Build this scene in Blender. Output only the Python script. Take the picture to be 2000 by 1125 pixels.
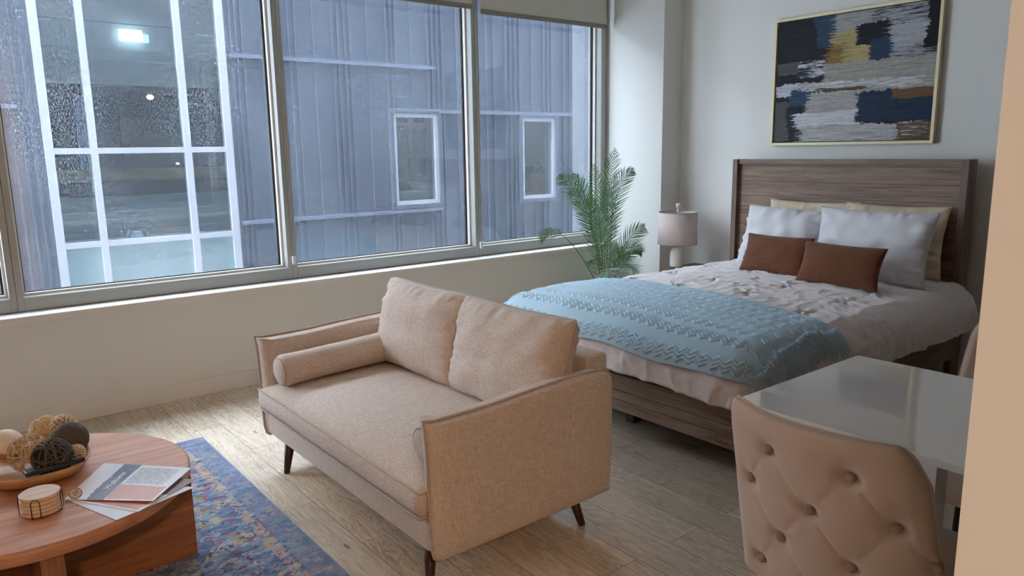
import bpy, bmesh, math, random
from mathutils import Vector, Matrix, noise
for o in list(bpy.data.objects): bpy.data.objects.remove(o)
S = bpy.context.scene
COL = S.collection
PI = math.pi

# ------------------------------------------------------------------ camera
cam = bpy.data.cameras.new('camera'); cam.sensor_width = 36; cam.lens = 1467.03/2000*36
cam.clip_start = .05; cam.clip_end = 200
co = bpy.data.objects.new('camera', cam); COL.objects.link(co); S.camera = co
a, b, g = [math.radians(v) for v in (38.4104, -10.4676, -0.8896)]
fw = Vector((math.sin(a)*math.cos(b), math.cos(a)*math.cos(b), math.sin(b)))
r = Vector((math.cos(a), -math.sin(a), 0)); u = r.cross(fw)
r2 = r*math.cos(g)+u*math.sin(g); u2 = -r*math.sin(g)+u*math.cos(g)
M = Matrix((r2, u2, -fw)).transposed().to_4x4(); M.translation = (0, 0, 1.5)
co.matrix_world = M

# ------------------------------------------------------------------ world, exposure
W = bpy.data.worlds.new('overcast sky'); S.world = W; W.use_nodes = True
bgn = W.node_tree.nodes['Background']
bgn.inputs[0].default_value = (.80, .90, 1.0, 1); bgn.inputs[1].default_value = 18.5
S.view_settings.view_transform = 'Standard'; S.view_settings.look = 'None'
S.view_settings.gamma = 1; S.view_settings.use_curve_mapping = False
S.view_settings.exposure = 0.0
S.cycles.max_bounces = 10; S.cycles.diffuse_bounces = 6; S.cycles.transparent_max_bounces = 16
S.cycles.glossy_bounces = 4; S.cycles.sample_clamp_indirect = 6; S.cycles.use_denoising = True
S.cycles.caustics_reflective = False; S.cycles.caustics_refractive = False

WARM = (1.0, .68, .43); WARM_POWER = 100

# ------------------------------------------------------------------ materials
def newmat(name):
    m = bpy.data.materials.new(name); m.use_nodes = True
    nt = m.node_tree; return m, nt, nt.nodes['Principled BSDF']
def N(nt, t, **k):
    n = nt.nodes.new(t)
    for a_, v in k.items(): setattr(n, a_, v)
    return n
def L(nt, a_, b_): nt.links.new(a_, b_)
def sv(n, d):
    for k, v in d.items(): n.inputs[k].default_value = v
def c4(c): return (c[0], c[1], c[2], 1)
def srgb(r_, g_, b_):
    f = lambda v: (v/255/12.92) if v/255 <= .04045 else ((v/255+.055)/1.055)**2.4
    return (f(r_), f(g_), f(b_))
def plain(name, col, rough=.6, metal=0, spec=.5, bump=0, bscale=60, emit=None, es=1, coat=0, sheen=0, var=0, vscale=6):
    m, nt, p = newmat(name)
    sv(p, {'Base Color': c4(col), 'Roughness': rough, 'Metallic': metal, 'Specular IOR Level': spec, 'Coat Weight': coat, 'Sheen Weight': sheen})
    tc = N(nt, 'ShaderNodeTexCoord')
    if bump:
        n = N(nt, 'ShaderNodeTexNoise'); sv(n, {'Scale': bscale, 'Detail': 4}); L(nt, tc.outputs['Object'], n.inputs['Vector'])
        bp = N(nt, 'ShaderNodeBump'); sv(bp, {'Strength': bump, 'Distance': .004}); L(nt, n.outputs['Fac'], bp.inputs['Height']); L(nt, bp.outputs[0], p.inputs['Normal'])
    if var:
        n = N(nt, 'ShaderNodeTexNoise'); sv(n, {'Scale': vscale, 'Detail': 3}); L(nt, tc.outputs['Object'], n.inputs['Vector'])
        mx = mixc(nt, n.outputs['Fac'], tuple(v*(1-var) for v in col), tuple(min(1, v*(1+var)) for v in col)); L(nt, mx, p.inputs['Base Color'])
    if emit: sv(p, {'Emission Color': c4(emit), 'Emission Strength': es})
    return m
def mixc(nt, fac, a_, b_, mode='MIX'):
    n = N(nt, 'ShaderNodeMix', data_type='RGBA', blend_type=mode)
    if hasattr(fac, 'links'): L(nt, fac, n.inputs[0])
    else: n.inputs[0].default_value = fac
    for i, v in ((6, a_), (7, b_)):
        if hasattr(v, 'links'): L(nt, v, n.inputs[i])
        else: n.inputs[i].default_value = c4(v)
    return n.outputs[2]
def mth(nt, op, a_, b_=None, c_=None, clamp=False):
    n = N(nt, 'ShaderNodeMath', operation=op, use_clamp=clamp)
    for i, v in enumerate((a_, b_, c_)):
        if v is None: continue
        if hasattr(v, 'links'): L(nt, v, n.inputs[i])
        else: n.inputs[i].default_value = v
    return n.outputs[0]
def mapped(nt, src, scale, loc=(0, 0, 0), rot=(0, 0, 0)):
    mp = N(nt, 'ShaderNodeMapping'); mp.inputs['Scale'].default_value = scale; mp.inputs['Location'].default_value = loc; mp.inputs['Rotation'].default_value = rot
    L(nt, src, mp.inputs['Vector']); return mp.outputs[0]
def noi(nt, vec, scale=1, detail=3, rough=.5, dist=0):
    n = N(nt, 'ShaderNodeTexNoise'); sv(n, {'Scale': scale, 'Detail': detail, 'Roughness': rough, 'Distortion': dist}); L(nt, vec, n.inputs['Vector']); return n.outputs['Fac']
def ramp(nt, fac, stops):
    n = N(nt, 'ShaderNodeValToRGB'); e = n.color_ramp.elements
    while len(e) < len(stops): e.new(.5)
    for i, (p_, c_) in enumerate(stops): e[i].position = p_; e[i].color = c4(c_)
    L(nt, fac, n.inputs[0]); return n.outputs[0]
def gr(v): return (v, v, v)
def wood(name, dark, light, axis='x', rough=.5, grain=1.0, coat=0, line=None, spec=.4):
    m, nt, p = newmat(name); tc = N(nt, 'ShaderNodeTexCoord')
    sc = {'x': (1.2, 22, 22), 'y': (22, 1.2, 22), 'z': (22, 22, 1.2)}[axis]
    v1 = mapped(nt, tc.outputs['Object'], tuple(s*grain for s in sc))
    n1 = noi(nt, v1, 1.0, 5, .65, .8)
    v2 = mapped(nt, tc.outputs['Object'], tuple(s*grain*5 for s in sc))
    n2 = noi(nt, v2, 1.0, 3, .6)
    f = mth(nt, 'ADD', mth(nt, 'MULTIPLY', n1, .65), mth(nt, 'MULTIPLY', n2, .35))
    col = ramp(nt, f, [(.36, dark), (.64, light)])
    h = f
    if line:   # thin dark grooves every <line> metres across local z
        s = N(nt, 'ShaderNodeSeparateXYZ'); L(nt, tc.outputs['Object'], s.inputs[0])
        fr = mth(nt, 'FRACT', mth(nt, 'DIVIDE', s.outputs['Z'], line))
        gk = mth(nt, 'LESS_THAN', fr, .03)
        col = mixc(nt, gk, col, tuple(v*.35 for v in dark))
        h = mth(nt, 'SUBTRACT', f, mth(nt, 'MULTIPLY', gk, 1.5))
    L(nt, col, p.inputs['Base Color']); sv(p, {'Roughness': rough, 'Coat Weight': coat, 'Specular IOR Level': spec})
    bp = N(nt, 'ShaderNodeBump'); sv(bp, {'Strength': .25, 'Distance': .002}); L(nt, h, bp.inputs['Height']); L(nt, bp.outputs[0], p.inputs['Normal'])
    return m
def linen(name, dark, light, s=1.0, bump=.35, rough=.9, sheen=.15):
    m, nt, p = newmat(name); tc = N(nt, 'ShaderNodeTexCoord'); o = tc.outputs['Object']
    fs = [noi(nt, mapped(nt, o, sc), 1, 2, .6) for sc in ((420*s, 420*s, 28*s), (28*s, 420*s, 420*s), (420*s, 28*s, 420*s))]
    f = mth(nt, 'MULTIPLY', mth(nt, 'ADD', mth(nt, 'ADD', fs[0], fs[1]), fs[2]), .3333)
    col = ramp(nt, f, [(.37, dark), (.62, light)])
    L(nt, col, p.inputs['Base Color']); sv(p, {'Roughness': rough, 'Sheen Weight': sheen, 'Specular IOR Level': .2})
    bp = N(nt, 'ShaderNodeBump'); sv(bp, {'Strength': bump, 'Distance': .002}); L(nt, f, bp.inputs['Height']); L(nt, bp.outputs[0], p.inputs['Normal'])
    return m
def cloth(name, col, wr=.4, scale=14, rough=.9, var=.05, sheen=.1, aniso=(1, 1, 1)):
    m, nt, p = newmat(name); tc = N(nt, 'ShaderNodeTexCoord'); o = mapped(nt, tc.outputs['Object'], aniso)
    n1 = noi(nt, o, scale, 5, .55, 1.2); n2 = noi(nt, tc.outputs['Object'], 700, 2)
    L(nt, mixc(nt, n2, tuple(v*(1-var) for v in col), tuple(min(1, v*(1+var)) for v in col)), p.inputs['Base Color'])
    sv(p, {'Roughness': rough, 'Sheen Weight': sheen, 'Specular IOR Level': .2})
    bp = N(nt, 'ShaderNodeBump'); sv(bp, {'Strength': wr, 'Distance': .012}); L(nt, n1, bp.inputs['Height']); L(nt, bp.outputs[0], p.inputs['Normal'])
    return m

def floor_mat():
    m, nt, p = newmat('oak plank floor'); tc = N(nt, 'ShaderNodeTexCoord'); o = tc.outputs['Object']
    v = mapped(nt, o, (1, 1, 1), (0.05, .065, 0), (0, 0, PI/2))
    bk = N(nt, 'ShaderNodeTexBrick', offset=.37, offset_frequency=2, squash=1)
    sv(bk, {'Color1': (0, 0, 0, 1), 'Color2': (1, 1, 1, 1), 'Mortar': (.5, .5, .5, 1), 'Scale': 1, 'Mortar Size': .0014, 'Mortar Smooth': .1, 'Bias': 0, 'Brick Width': 1.22, 'Row Height': .182}); L(nt, v, bk.inputs['Vector'])
    val = bk.outputs['Color']
    sh = N(nt, 'ShaderNodeVectorMath', operation='SCALE'); L(nt, val, sh.inputs[0]); sh.inputs['Scale'].default_value = 7.3
    ad = N(nt, 'ShaderNodeVectorMath', operation='ADD'); L(nt, o, ad.inputs[0]); L(nt, sh.outputs[0], ad.inputs[1])
    ov = ad.outputs[0]
    n1 = noi(nt, mapped(nt, ov, (9, 1.1, 1)), 1.6, 3, .55, 1.6)
    rings = mth(nt, 'FRACT', mth(nt, 'MULTIPLY', n1, 9.0))
    rings = mth(nt, 'ABSOLUTE', mth(nt, 'SUBTRACT', rings, .5))
    n2 = noi(nt, mapped(nt, ov, (120, 5, 1)), 1, 4, .7)
    n3 = noi(nt, mapped(nt, ov, (2.5, 1.0, 1)), 1, 2)
    f = mth(nt, 'ADD', mth(nt, 'MULTIPLY', rings, .32), mth(nt, 'ADD', mth(nt, 'MULTIPLY', n2, .5), mth(nt, 'MULTIPLY', n3, .35)))
    col = ramp(nt, f, [(.30, srgb(142, 122, 102)), (.48, srgb(194, 177, 155)), (.72, srgb(230, 216, 194))])
    tint = mixc(nt, mth(nt, 'MULTIPLY', val, 1.0), gr(.82), gr(1.12))
    col = mixc(nt, 1.0, col, tint, 'MULTIPLY')
    # knots
    vo = N(nt, 'ShaderNodeTexVoronoi', feature='F1'); sv(vo, {'Scale': 1}); L(nt, mapped(nt, ov, (5.5, 1.9, 1)), vo.inputs['Vector'])
    kn = mth(nt, 'LESS_THAN', vo.outputs['Distance'], .05)
    col = mixc(nt, mth(nt, 'MULTIPLY', kn, .6), col, srgb(80, 62, 50))
    col = mixc(nt, mth(nt, 'MULTIPLY', bk.outputs['Fac'], .75), col, srgb(74, 62, 52))
    L(nt, col, p.inputs['Base Color'])
    L(nt, ramp(nt, n2, [(.3, gr(.34)), (.7, gr(.46))]), p.inputs['Roughness'])
    h = mth(nt, 'SUBTRACT', mth(nt, 'MULTIPLY', f, .5), bk.outputs['Fac'])
    bp = N(nt, 'ShaderNodeBump'); sv(bp, {'Strength': .25, 'Distance': .002}); L(nt, h, bp.inputs['Height']); L(nt, bp.outputs[0], p.inputs['Normal'])
    return m

def rug_mat():
    m, nt, p = newmat('distressed blue rug'); tc = N(nt, 'ShaderNodeTexCoord'); o = tc.outputs['Object']
    s = N(nt, 'ShaderNodeSeparateXYZ'); L(nt, o, s.inputs[0])
    wv = N(nt, 'ShaderNodeVectorMath', operation='ADD')
    nz = N(nt, 'ShaderNodeTexNoise'); sv(nz, {'Scale': 22, 'Detail': 3}); L(nt, o, nz.inputs['Vector'])
    sc = N(nt, 'ShaderNodeVectorMath', operation='SCALE'); L(nt, nz.outputs['Color'], sc.inputs[0]); sc.inputs['Scale'].default_value = .05
    L(nt, o, wv.inputs[0]); L(nt, sc.outputs[0], wv.inputs[1]); w = wv.outputs[0]
    base = ramp(nt, noi(nt, mapped(nt, w, (9, 20, 1)), 1, 6, .78), [(.30, srgb(44, 58, 84)), (.45, srgb(78, 100, 132)), (.55, srgb(126, 142, 162)), (.66, srgb(182, 182, 184))])
    def blot(scale, th, col, seedloc, cur, soft=.03):
        vo = N(nt, 'ShaderNodeTexVoronoi', feature='F1'); sv(vo, {'Scale': scale, 'Randomness': 1}); L(nt, mapped(nt, w, (1, 1, 0), seedloc), vo.inputs['Vector'])
        msk = mth(nt, 'LESS_THAN', vo.outputs['Distance'], th)
        brk = mth(nt, 'GREATER_THAN', noi(nt, mapped(nt, o, (1, 1, 1), seedloc), 60, 4, .75), .47)
        sel = N(nt, 'ShaderNodeSeparateXYZ'); L(nt, vo.outputs['Color'], sel.inputs[0])
        pick = mth(nt, 'GREATER_THAN', sel.outputs['X'], .45)
        return mixc(nt, mth(nt, 'MULTIPLY', mth(nt, 'MULTIPLY', msk, brk), mth(nt, 'MULTIPLY', pick, .85)), cur, col)
    c_ = base
    c_ = blot(11, .36, srgb(150, 146, 92), (.3, .7, 0), c_)
    c_ = blot(15, .34, srgb(176, 128, 96), (1.9, .2, 0), c_)
    c_ = blot(20, .33, srgb(150, 72, 92), (3.1, 2.2, 0), c_)
    c_ = blot(24, .34, srgb(190, 150, 150), (5.4, 1.2, 0), c_)
    c_ = blot(19, .33, srgb(198, 170, 128), (7.4, 3.3, 0), c_)
    c_ = blot(34, .34, srgb(40, 46, 66), (2.4, 6.1, 0), c_)
    # border band: bluer, with a tan broken line
    d = mth(nt, 'SUBTRACT', 1.06, s.outputs['X'])
    d2 = mth(nt, 'SUBTRACT', 4.03, s.outputs['Y'])
    dm = mth(nt, 'MINIMUM', d, d2)
    bandf = mth(nt, 'MULTIPLY', mth(nt, 'LESS_THAN', dm, .10), .55)
    c_ = mixc(nt, bandf, c_, mixc(nt, noi(nt, w, 40, 3), srgb(66, 90, 128), srgb(140, 156, 180)))
    ln = mth(nt, 'LESS_THAN', mth(nt, 'ABSOLUTE', mth(nt, 'SUBTRACT', dm, .13)), .022)
    lb = mth(nt, 'GREATER_THAN', noi(nt, o, 55, 3, .7), .5)
    c_ = mixc(nt, mth(nt, 'MULTIPLY', mth(nt, 'MULTIPLY', ln, lb), .75), c_, srgb(182, 158, 140))
    fine = noi(nt, mapped(nt, o, (260, 90, 1)), 1, 2)
    c_ = mixc(nt, 1.0, c_, ramp(nt, fine, [(.3, gr(.72)), (.7, gr(1.15))]), 'MULTIPLY')
    L(nt, c_, p.inputs['Base Color']); sv(p, {'Roughness': .95, 'Sheen Weight': .2, 'Specular IOR Level': .15})
    bp = N(nt, 'ShaderNodeBump'); sv(bp, {'Strength': .6, 'Distance': .004}); L(nt, noi(nt, w, 60, 4, .7), bp.inputs['Height']); L(nt, bp.outputs[0], p.inputs['Normal'])
    return m

def glass_mat(name, tint=(.93, .97, 1.0), rain=.0, refl=1.0):
    m, nt, p = newmat(name); nt.nodes.remove(p); out = nt.nodes['Material Output']
    tr = N(nt, 'ShaderNodeBsdfTransparent'); tr.inputs[0].default_value = c4(tint)
    gl = N(nt, 'ShaderNodeBsdfGlossy'); sv(gl, {'Roughness': 0.0, 'Color': (1, 1, 1, 1)})
    lw = N(nt, 'ShaderNodeLayerWeight'); lw.inputs['Blend'].default_value = .5   # Schlick, the same from both sides of the sheet
    fac = mth(nt, 'MULTIPLY', mth(nt, 'ADD', mth(nt, 'MULTIPLY', mth(nt, 'POWER', lw.outputs['Facing'], 5.0), .96), .04), refl, clamp=True)
    mx = N(nt, 'ShaderNodeMixShader'); L(nt, fac, mx.inputs[0]); L(nt, tr.outputs[0], mx.inputs[1]); L(nt, gl.outputs[0], mx.inputs[2])
    res = mx.outputs[0]
    if rain:
        tc = N(nt, 'ShaderNodeTexCoord')
        f1 = noi(nt, mapped(nt, tc.outputs['Object'], (210, 1, 55)), 1, 3, .75)
        f2 = noi(nt, mapped(nt, tc.outputs['Object'], (2.2, 1, 1.3)), 1, 2)
        f = mth(nt, 'MULTIPLY', ramp(nt, f1, [(.52, gr(0)), (.74, gr(1))]), ramp(nt, f2, [(.35, gr(.35)), (.62, gr(1))]))
        f = mth(nt, 'ADD', mth(nt, 'MULTIPLY', f, rain), rain*.05)
        df = N(nt, 'ShaderNodeBsdfTranslucent'); df.inputs[0].default_value = (.85, .92, 1, 1)
        m2 = N(nt, 'ShaderNodeMixShader'); L(nt, f, m2.inputs[0]); L(nt, res, m2.inputs[1]); L(nt, df.outputs[0], m2.inputs[2]); res = m2.outputs[0]
    L(nt, res, out.inputs[0]); return m

def painting_mat():
    m, nt, p = newmat('abstract painting'); tc = N(nt, 'ShaderNodeTexCoord')
    s = N(nt, 'ShaderNodeSeparateXYZ'); L(nt, tc.outputs['UV'], s.inputs[0])
    U, V = s.outputs['X'], s.outputs['Y']
    def nz(sx, sy, seed): return mth(nt, 'SUBTRACT', noi(nt, mapped(nt, tc.outputs['UV'], (sx, sy, 1), (seed, seed*1.7, 0)), 1, 4, .7), .5)
    hx = nz(7, 95, 3.1); hy = nz(26, 10, 8.2); hx2 = nz(30, 34, 5.5); hf = nz(7, 110, 1.3); hl = nz(3.2, 3.2, 9.4); hl2 = nz(2.6, 4.0, 4.4); hw = nz(60, 60, 2.2)
    def blk(cur, u0, u1, v0, v1, c1, c2, ru=.10, rv=.05, brk=0, op=1):
        uu = mth(nt, 'ADD', mth(nt, 'ADD', U, mth(nt, 'MULTIPLY', hl, .16)), mth(nt, 'ADD', mth(nt, 'MULTIPLY', hx, ru*3.6), mth(nt, 'MULTIPLY', hw, .03))); vv = mth(nt, 'ADD', mth(nt, 'ADD', V, mth(nt, 'MULTIPLY', hl2, .10)), mth(nt, 'MULTIPLY', hy, rv*2.2))
        k = mth(nt, 'MULTIPLY', mth(nt, 'GREATER_THAN', uu, u0), mth(nt, 'LESS_THAN', uu, u1))
        k = mth(nt, 'MULTIPLY', k, mth(nt, 'MULTIPLY', mth(nt, 'GREATER_THAN', vv, v0), mth(nt, 'LESS_THAN', vv, v1)))
        if brk: k = mth(nt, 'MULTIPLY', k, mth(nt, 'GREATER_THAN', hf, brk))
        if op < 1: k = mth(nt, 'MULTIPLY', k, op)
        col = mixc(nt, mth(nt, 'ADD', mth(nt, 'ADD', hf, hx2), .5, clamp=True), srgb(*c1), srgb(*c2))
        return mixc(nt, k, cur, col)
    c_ = mixc(nt, mth(nt, 'ADD', hx2, .5), srgb(8, 9, 14), srgb(52, 54, 62))
    # v measured from the bottom
    c_ = blk(c_, .27, .42, .76, 1.1, (38, 60, 84), (60, 86, 112), .02)
    c_ = blk(c_, .38, .66, .60, 1.1, (140, 138, 132), (200, 200, 198), .07)
    c_ = blk(c_, .36, .62, .56, .87, (165, 142, 92), (206, 190, 140), .05)
    c_ = blk(c_, .34, .46, .50, .78, (120, 92, 48), (170, 140, 84), .10, brk=.0)
    c_ = blk(c_, .68, .96, .62, 1.1, (120, 122, 128), (205, 205, 210), .08, brk=-.06)
    c_ = blk(c_, .53, .73, .74, .90, (14, 15, 22), (36, 38, 48), .03)
    c_ = blk(c_, .61, .74, .58, .78, (34, 52, 76), (52, 74, 102), .04)
    c_ = blk(c_, .74, .93, .70, .86, (150, 150, 156), (215, 215, 220), .07)
    c_ = blk(c_, .93, 1.1, .66, 1.1, (14, 14, 18), (30, 30, 36), .02)
    c_ = blk(c_, .33, 1.1, .36, .62, (150, 144, 134), (196, 192, 184), .06, .03)
    c_ = blk(c_, .82, 1.1, .60, .67, (20, 20, 26), (190, 190, 195), .1, .02, brk=.02)
    c_ = blk(c_, .16, .33, .54, .66, (200, 200, 210), (240, 240, 248), .06, .03, brk=.01)
    c_ = blk(c_, 0, .16, .56, .66, (84, 84, 84), (100, 100, 98), .01, .01)
    c_ = blk(c_, 0, .16, .38, .48, (190, 192, 202), (235, 235, 245), .07, .03, brk=.0)
    c_ = blk(c_, .10, .36, .30, .42, (44, 66, 92), (60, 86, 114), .03)
    c_ = blk(c_, .16, .92, .41, .48, (190, 190, 194), (238, 238, 242), .10, .03, brk=-.04)
    c_ = blk(c_, .28, .62, .40, .425, (96, 76, 56), (120, 96, 70), .06, .008)
    c_ = blk(c_, .24, .58, .02, .40, (160, 156, 150), (208, 206, 202), .07)
    c_ = blk(c_, .14, .55, .12, .24, (205, 205, 210), (240, 240, 245), .06, .02)
    c_ = blk(c_, .55, 1.1, .15, .38, (24, 40, 64), (44, 64, 92), .03)
    c_ = blk(c_, .77, 1.1, .31, .39, (104, 76, 52), (130, 98, 66), .01, .01)
    c_ = blk(c_, 0, .10, 0, .34, (82, 82, 84), (98, 98, 98), .02)
    c_ = blk(c_, .18, .82, -.1, .13, (168, 164, 158), (222, 222, 222), .09, .03, brk=-.12)
    c_ = blk(c_, .81, 1.1, -.1, .14, (88, 72, 50), (124, 104, 74), .02, .03)
    c_ = blk(c_, .83, .98, .02, .15, (190, 192, 198), (220, 220, 226), .02, .06, brk=.06)
    streak = ramp(nt, noi(nt, mapped(nt, tc.outputs['UV'], (4, 60, 1)), 1, 5, .75), [(.35, gr(.50)), (.65, gr(.95))])
    c_ = mixc(nt, 1.0, c_, streak, 'MULTIPLY')
    L(nt, c_, p.inputs['Base Color']); sv(p, {'Roughness': .6, 'Specular IOR Level': .2})
    bp = N(nt, 'ShaderNodeBump'); sv(bp, {'Strength': .5, 'Distance': .003}); L(nt, mth(nt, 'ADD', hf, hx2), bp.inputs['Height']); L(nt, bp.outputs[0], p.inputs['Normal'])
    return m

def sheet_mat():
    """front page of the welcome booklet: white head, ragged blue forest strip, text lines, orange photo strip"""
    m, nt, p = newmat('printed welcome page'); tc = N(nt, 'ShaderNodeTexCoord')
    s = N(nt, 'ShaderNodeSeparateXYZ'); L(nt, tc.outputs['UV'], s.inputs[0]); U, V = s.outputs['X'], s.outputs['Y']
    n1 = noi(nt, mapped(nt, tc.outputs['UV'], (6, 14, 1)), 1, 5, .8); n2 = noi(nt, mapped(nt, tc.outputs['UV'], (30, 30, 1)), 1, 4, .7)
    white = (.90, .91, .94)
    forest = mixc(nt, n2, srgb(40, 62, 96), srgb(120, 118, 140))
    forest = mixc(nt, mth(nt, 'MULTIPLY', mth(nt, 'LESS_THAN', U, .45), .5), forest, srgb(120, 92, 90))
    ve = mth(nt, 'ADD', V, mth(nt, 'MULTIPLY', mth(nt, 'SUBTRACT', n1, .5), .10))
    k = mth(nt, 'MULTIPLY', mth(nt, 'LESS_THAN', ve, .76), mth(nt, 'GREATER_THAN', V, .56))
    c_ = mixc(nt, k, white, forest)
    # text block: thin grey lines on the right two thirds below the strip
    fr = mth(nt, 'FRACT', mth(nt, 'MULTIPLY', V, 32))
    words = mth(nt, 'GREATER_THAN', noi(nt, mapped(nt, tc.outputs['UV'], (46, 32, 1)), 1, 1), .40)
    t = mth(nt, 'MULTIPLY', mth(nt, 'LESS_THAN', fr, .5), words)
    inb = mth(nt, 'MULTIPLY', mth(nt, 'MULTIPLY', mth(nt, 'GREATER_THAN', U, .44), mth(nt, 'LESS_THAN', U, .93)), mth(nt, 'MULTIPLY', mth(nt, 'LESS_THAN', V, .53), mth(nt, 'GREATER_THAN', V, .10)))
    c_ = mixc(nt, mth(nt, 'MULTIPLY', mth(nt, 'MULTIPLY', t, inb), .75), c_, srgb(70, 76, 92))
    ko = mth(nt, 'MULTIPLY', mth(nt, 'LESS_THAN', mth(nt, 'ADD', U, mth(nt, 'MULTIPLY', mth(nt, 'SUBTRACT', n1, .5), .03)), .40), mth(nt, 'LESS_THAN', V, .555))
    ko = mth(nt, 'MULTIPLY', ko, mth(nt, 'GREATER_THAN', U, .03)); ko = mth(nt, 'MULTIPLY', ko, mth(nt, 'GREATER_THAN', V, .03))
    c_ = mixc(nt, ko, c_, mixc(nt, n2, srgb(178, 92, 60), srgb(224, 160, 130)))
    L(nt, c_, p.inputs['Base Color']); sv(p, {'Roughness': .25, 'Coat Weight': .5, 'Coat Roughness': .08})
    return m

# ------------------------------------------------------------------ mesh helpers
def obj(name, bm, mat, parent=None, smooth=False, **props):
    me = bpy.data.meshes.new(name)
    bmesh.ops.recalc_face_normals(bm, faces=bm.faces)
    bm.to_mesh(me); bm.free()
    for mm in (mat if isinstance(mat, (list, tuple)) else [mat]): me.materials.append(mm)
    if smooth:
        for f in me.polygons: f.use_smooth = True
    o = bpy.data.objects.new(name, me); COL.objects.link(o)
    if parent is not None:
        o.parent = parent; o.matrix_parent_inverse = rootmat(parent).inverted()
    for k, v in props.items(): o[k] = v
    return o
def rootmat(p):
    m = Matrix.LocRotScale(p.location, p.rotation_euler, p.scale)
    while p.parent is not None:
        m = Matrix.LocRotScale(p.parent.location, p.parent.rotation_euler, p.parent.scale) @ p.matrix_parent_inverse @ m; p = p.parent
    return m
def thing(name, label, cat, loc=(0, 0, 0), group=None):
    o = bpy.data.objects.new(name, None); COL.objects.link(o); o.empty_display_size = .1
    o.location = loc; o['label'] = label; o['category'] = cat
    if group: o['group'] = group
    return o
def tag(o, label, cat, group=None):
    o['label'] = label; o['category'] = cat
    if group: o['group'] = group
    return o
def struct(name, bm, mat, smooth=False):
    o = obj(name, bm, mat, None, smooth); o['kind'] = 'structure'; return o
def copytree(o, parent=None):
    c = o.copy(); COL.objects.link(c)
    if parent is not None:
        inv = o.matrix_parent_inverse.copy(); c.parent = parent; c.matrix_parent_inverse = inv
    for ch in list(o.children): copytree(ch, c)
    return c
def box(bm, x0, x1, y0, y1, z0, z1, bev=0, seg=2, mi=0):
    vs = [bm.verts.new((x, y, z)) for x in (x0, x1) for y in (y0, y1) for z in (z0, z1)]
    idx = [(0, 1, 3, 2), (4, 6, 7, 5), (0, 4, 5, 1), (2, 3, 7, 6), (0, 2, 6, 4), (1, 5, 7, 3)]
    fs = [bm.faces.new([vs[i] for i in f]) for f in idx]
    for f in fs: f.material_index = mi
    if bev:
        es = {e for f in fs for e in f.edges}
        bmesh.ops.bevel(bm, geom=list(es), offset=bev, segments=seg, profile=.5, affect='EDGES')
def B(*a_, **k): bm = bmesh.new(); box(bm, *a_, **k); return bm
def boxes(lst, bev=0):
    bm = bmesh.new()
    for l in lst: box(bm, *l, bev=bev)
    return bm
def tube(bm, pts, rad, seg=8, cap=True, closed=False):
    pts = [Vector(p) for p in pts]; n = len(pts); rings = []
    rads = rad if isinstance(rad, (list, tuple)) else [rad]*n
    up = None
    for i, p in enumerate(pts):
        if closed: t = pts[(i+1) % n]-pts[i-1]
        else: t = (pts[min(i+1, n-1)]-pts[max(i-1, 0)])
        if t.length < 1e-9: t = Vector((0, 0, 1))
        t.normalize()
        if up is None: up = Vector((0, 0, 1)) if abs(t.z) < .9 else Vector((1, 0, 0))
        s_ = t.cross(up)
        if s_.length < 1e-6: s_ = t.orthogonal()
        s_.normalize(); up = s_.cross(t).normalized()
        rings.append([bm.verts.new(p+(s_*math.cos(2*PI*k/seg)+up*math.sin(2*PI*k/seg))*rads[i]) for k in range(seg)])
    m = n if closed else n-1
    for i in range(m):
        A, C_ = rings[i], rings[(i+1) % n]
        for k in range(seg): bm.faces.new((A[k], A[(k+1) % seg], C_[(k+1) % seg], C_[k]))
    if cap and not closed: bm.faces.new(rings[0][::-1]); bm.faces.new(rings[-1])
def lathe(bm, prof, c, seg=32, axis=None):
    """prof: list of (radius, height)"""
    rings = []
    for r_, h in prof:
        rings.append([bm.verts.new((c[0]+r_*math.cos(2*PI*k/seg), c[1]+r_*math.sin(2*PI*k/seg), c[2]+h)) for k in range(seg)] if r_ > 1e-6 else [bm.verts.new((c[0], c[1], c[2]+h))])
    for A, C_ in zip(rings, rings[1:]):
        for k in range(seg):
            if len(A) == 1 and len(C_) == 1: continue
            if len(A) == 1: bm.faces.new((A[0], C_[(k+1) % seg], C_[k]))
            elif len(C_) == 1: bm.faces.new((A[k], A[(k+1) % seg], C_[0]))
            else: bm.faces.new((A[k], A[(k+1) % seg], C_[(k+1) % seg], C_[k]))
    if len(rings[0]) > 1: bm.faces.new(rings[0][::-1])
    if len(rings[-1]) > 1: bm.faces.new(rings[-1])
def grid(bm, nu, nv, fn, closed_u=False, uv=False):
    vs = [[bm.verts.new(fn(i/nu, j/nv)) for j in range(nv+1)] for i in range(nu if closed_u else nu+1)]
    lay = bm.loops.layers.uv.verify() if uv else None
    for i in range(nu):
        for j in range(nv):
            i2 = (i+1) % len(vs)
            f = bm.faces.new((vs[i][j], vs[i2][j], vs[i2][j+1], vs[i][j+1]))
            if uv:
                for lp, (a_, b_) in zip(f.loops, ((i, j), (i+1, j), (i+1, j+1), (i, j+1))): lp[lay].uv = (a_/nu, b_/nv)
    return vs
def prism(bm, poly, z0, z1, mp=lambda p, z: (p[0], p[1], z)):
    a_ = [bm.verts.new(mp(p, z0)) for p in poly]; b_ = [bm.verts.new(mp(p, z1)) for p in poly]
    n = len(poly)
    for i in range(n): bm.faces.new((a_[i], a_[(i+1) % n], b_[(i+1) % n], b_[i]))
    bm.faces.new(a_[::-1]); bm.faces.new(b_)
def frame(o, wd, hd):
    """matrix with local x = width direction, local z = height direction"""
    x = Vector(wd).normalized(); z = Vector(hd).normalized(); y = z.cross(x).normalized(); x = y.cross(z).normalized()
    m = Matrix((x, y, z)).transposed().to_4x4(); m.translation = Vector(o); return m
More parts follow.
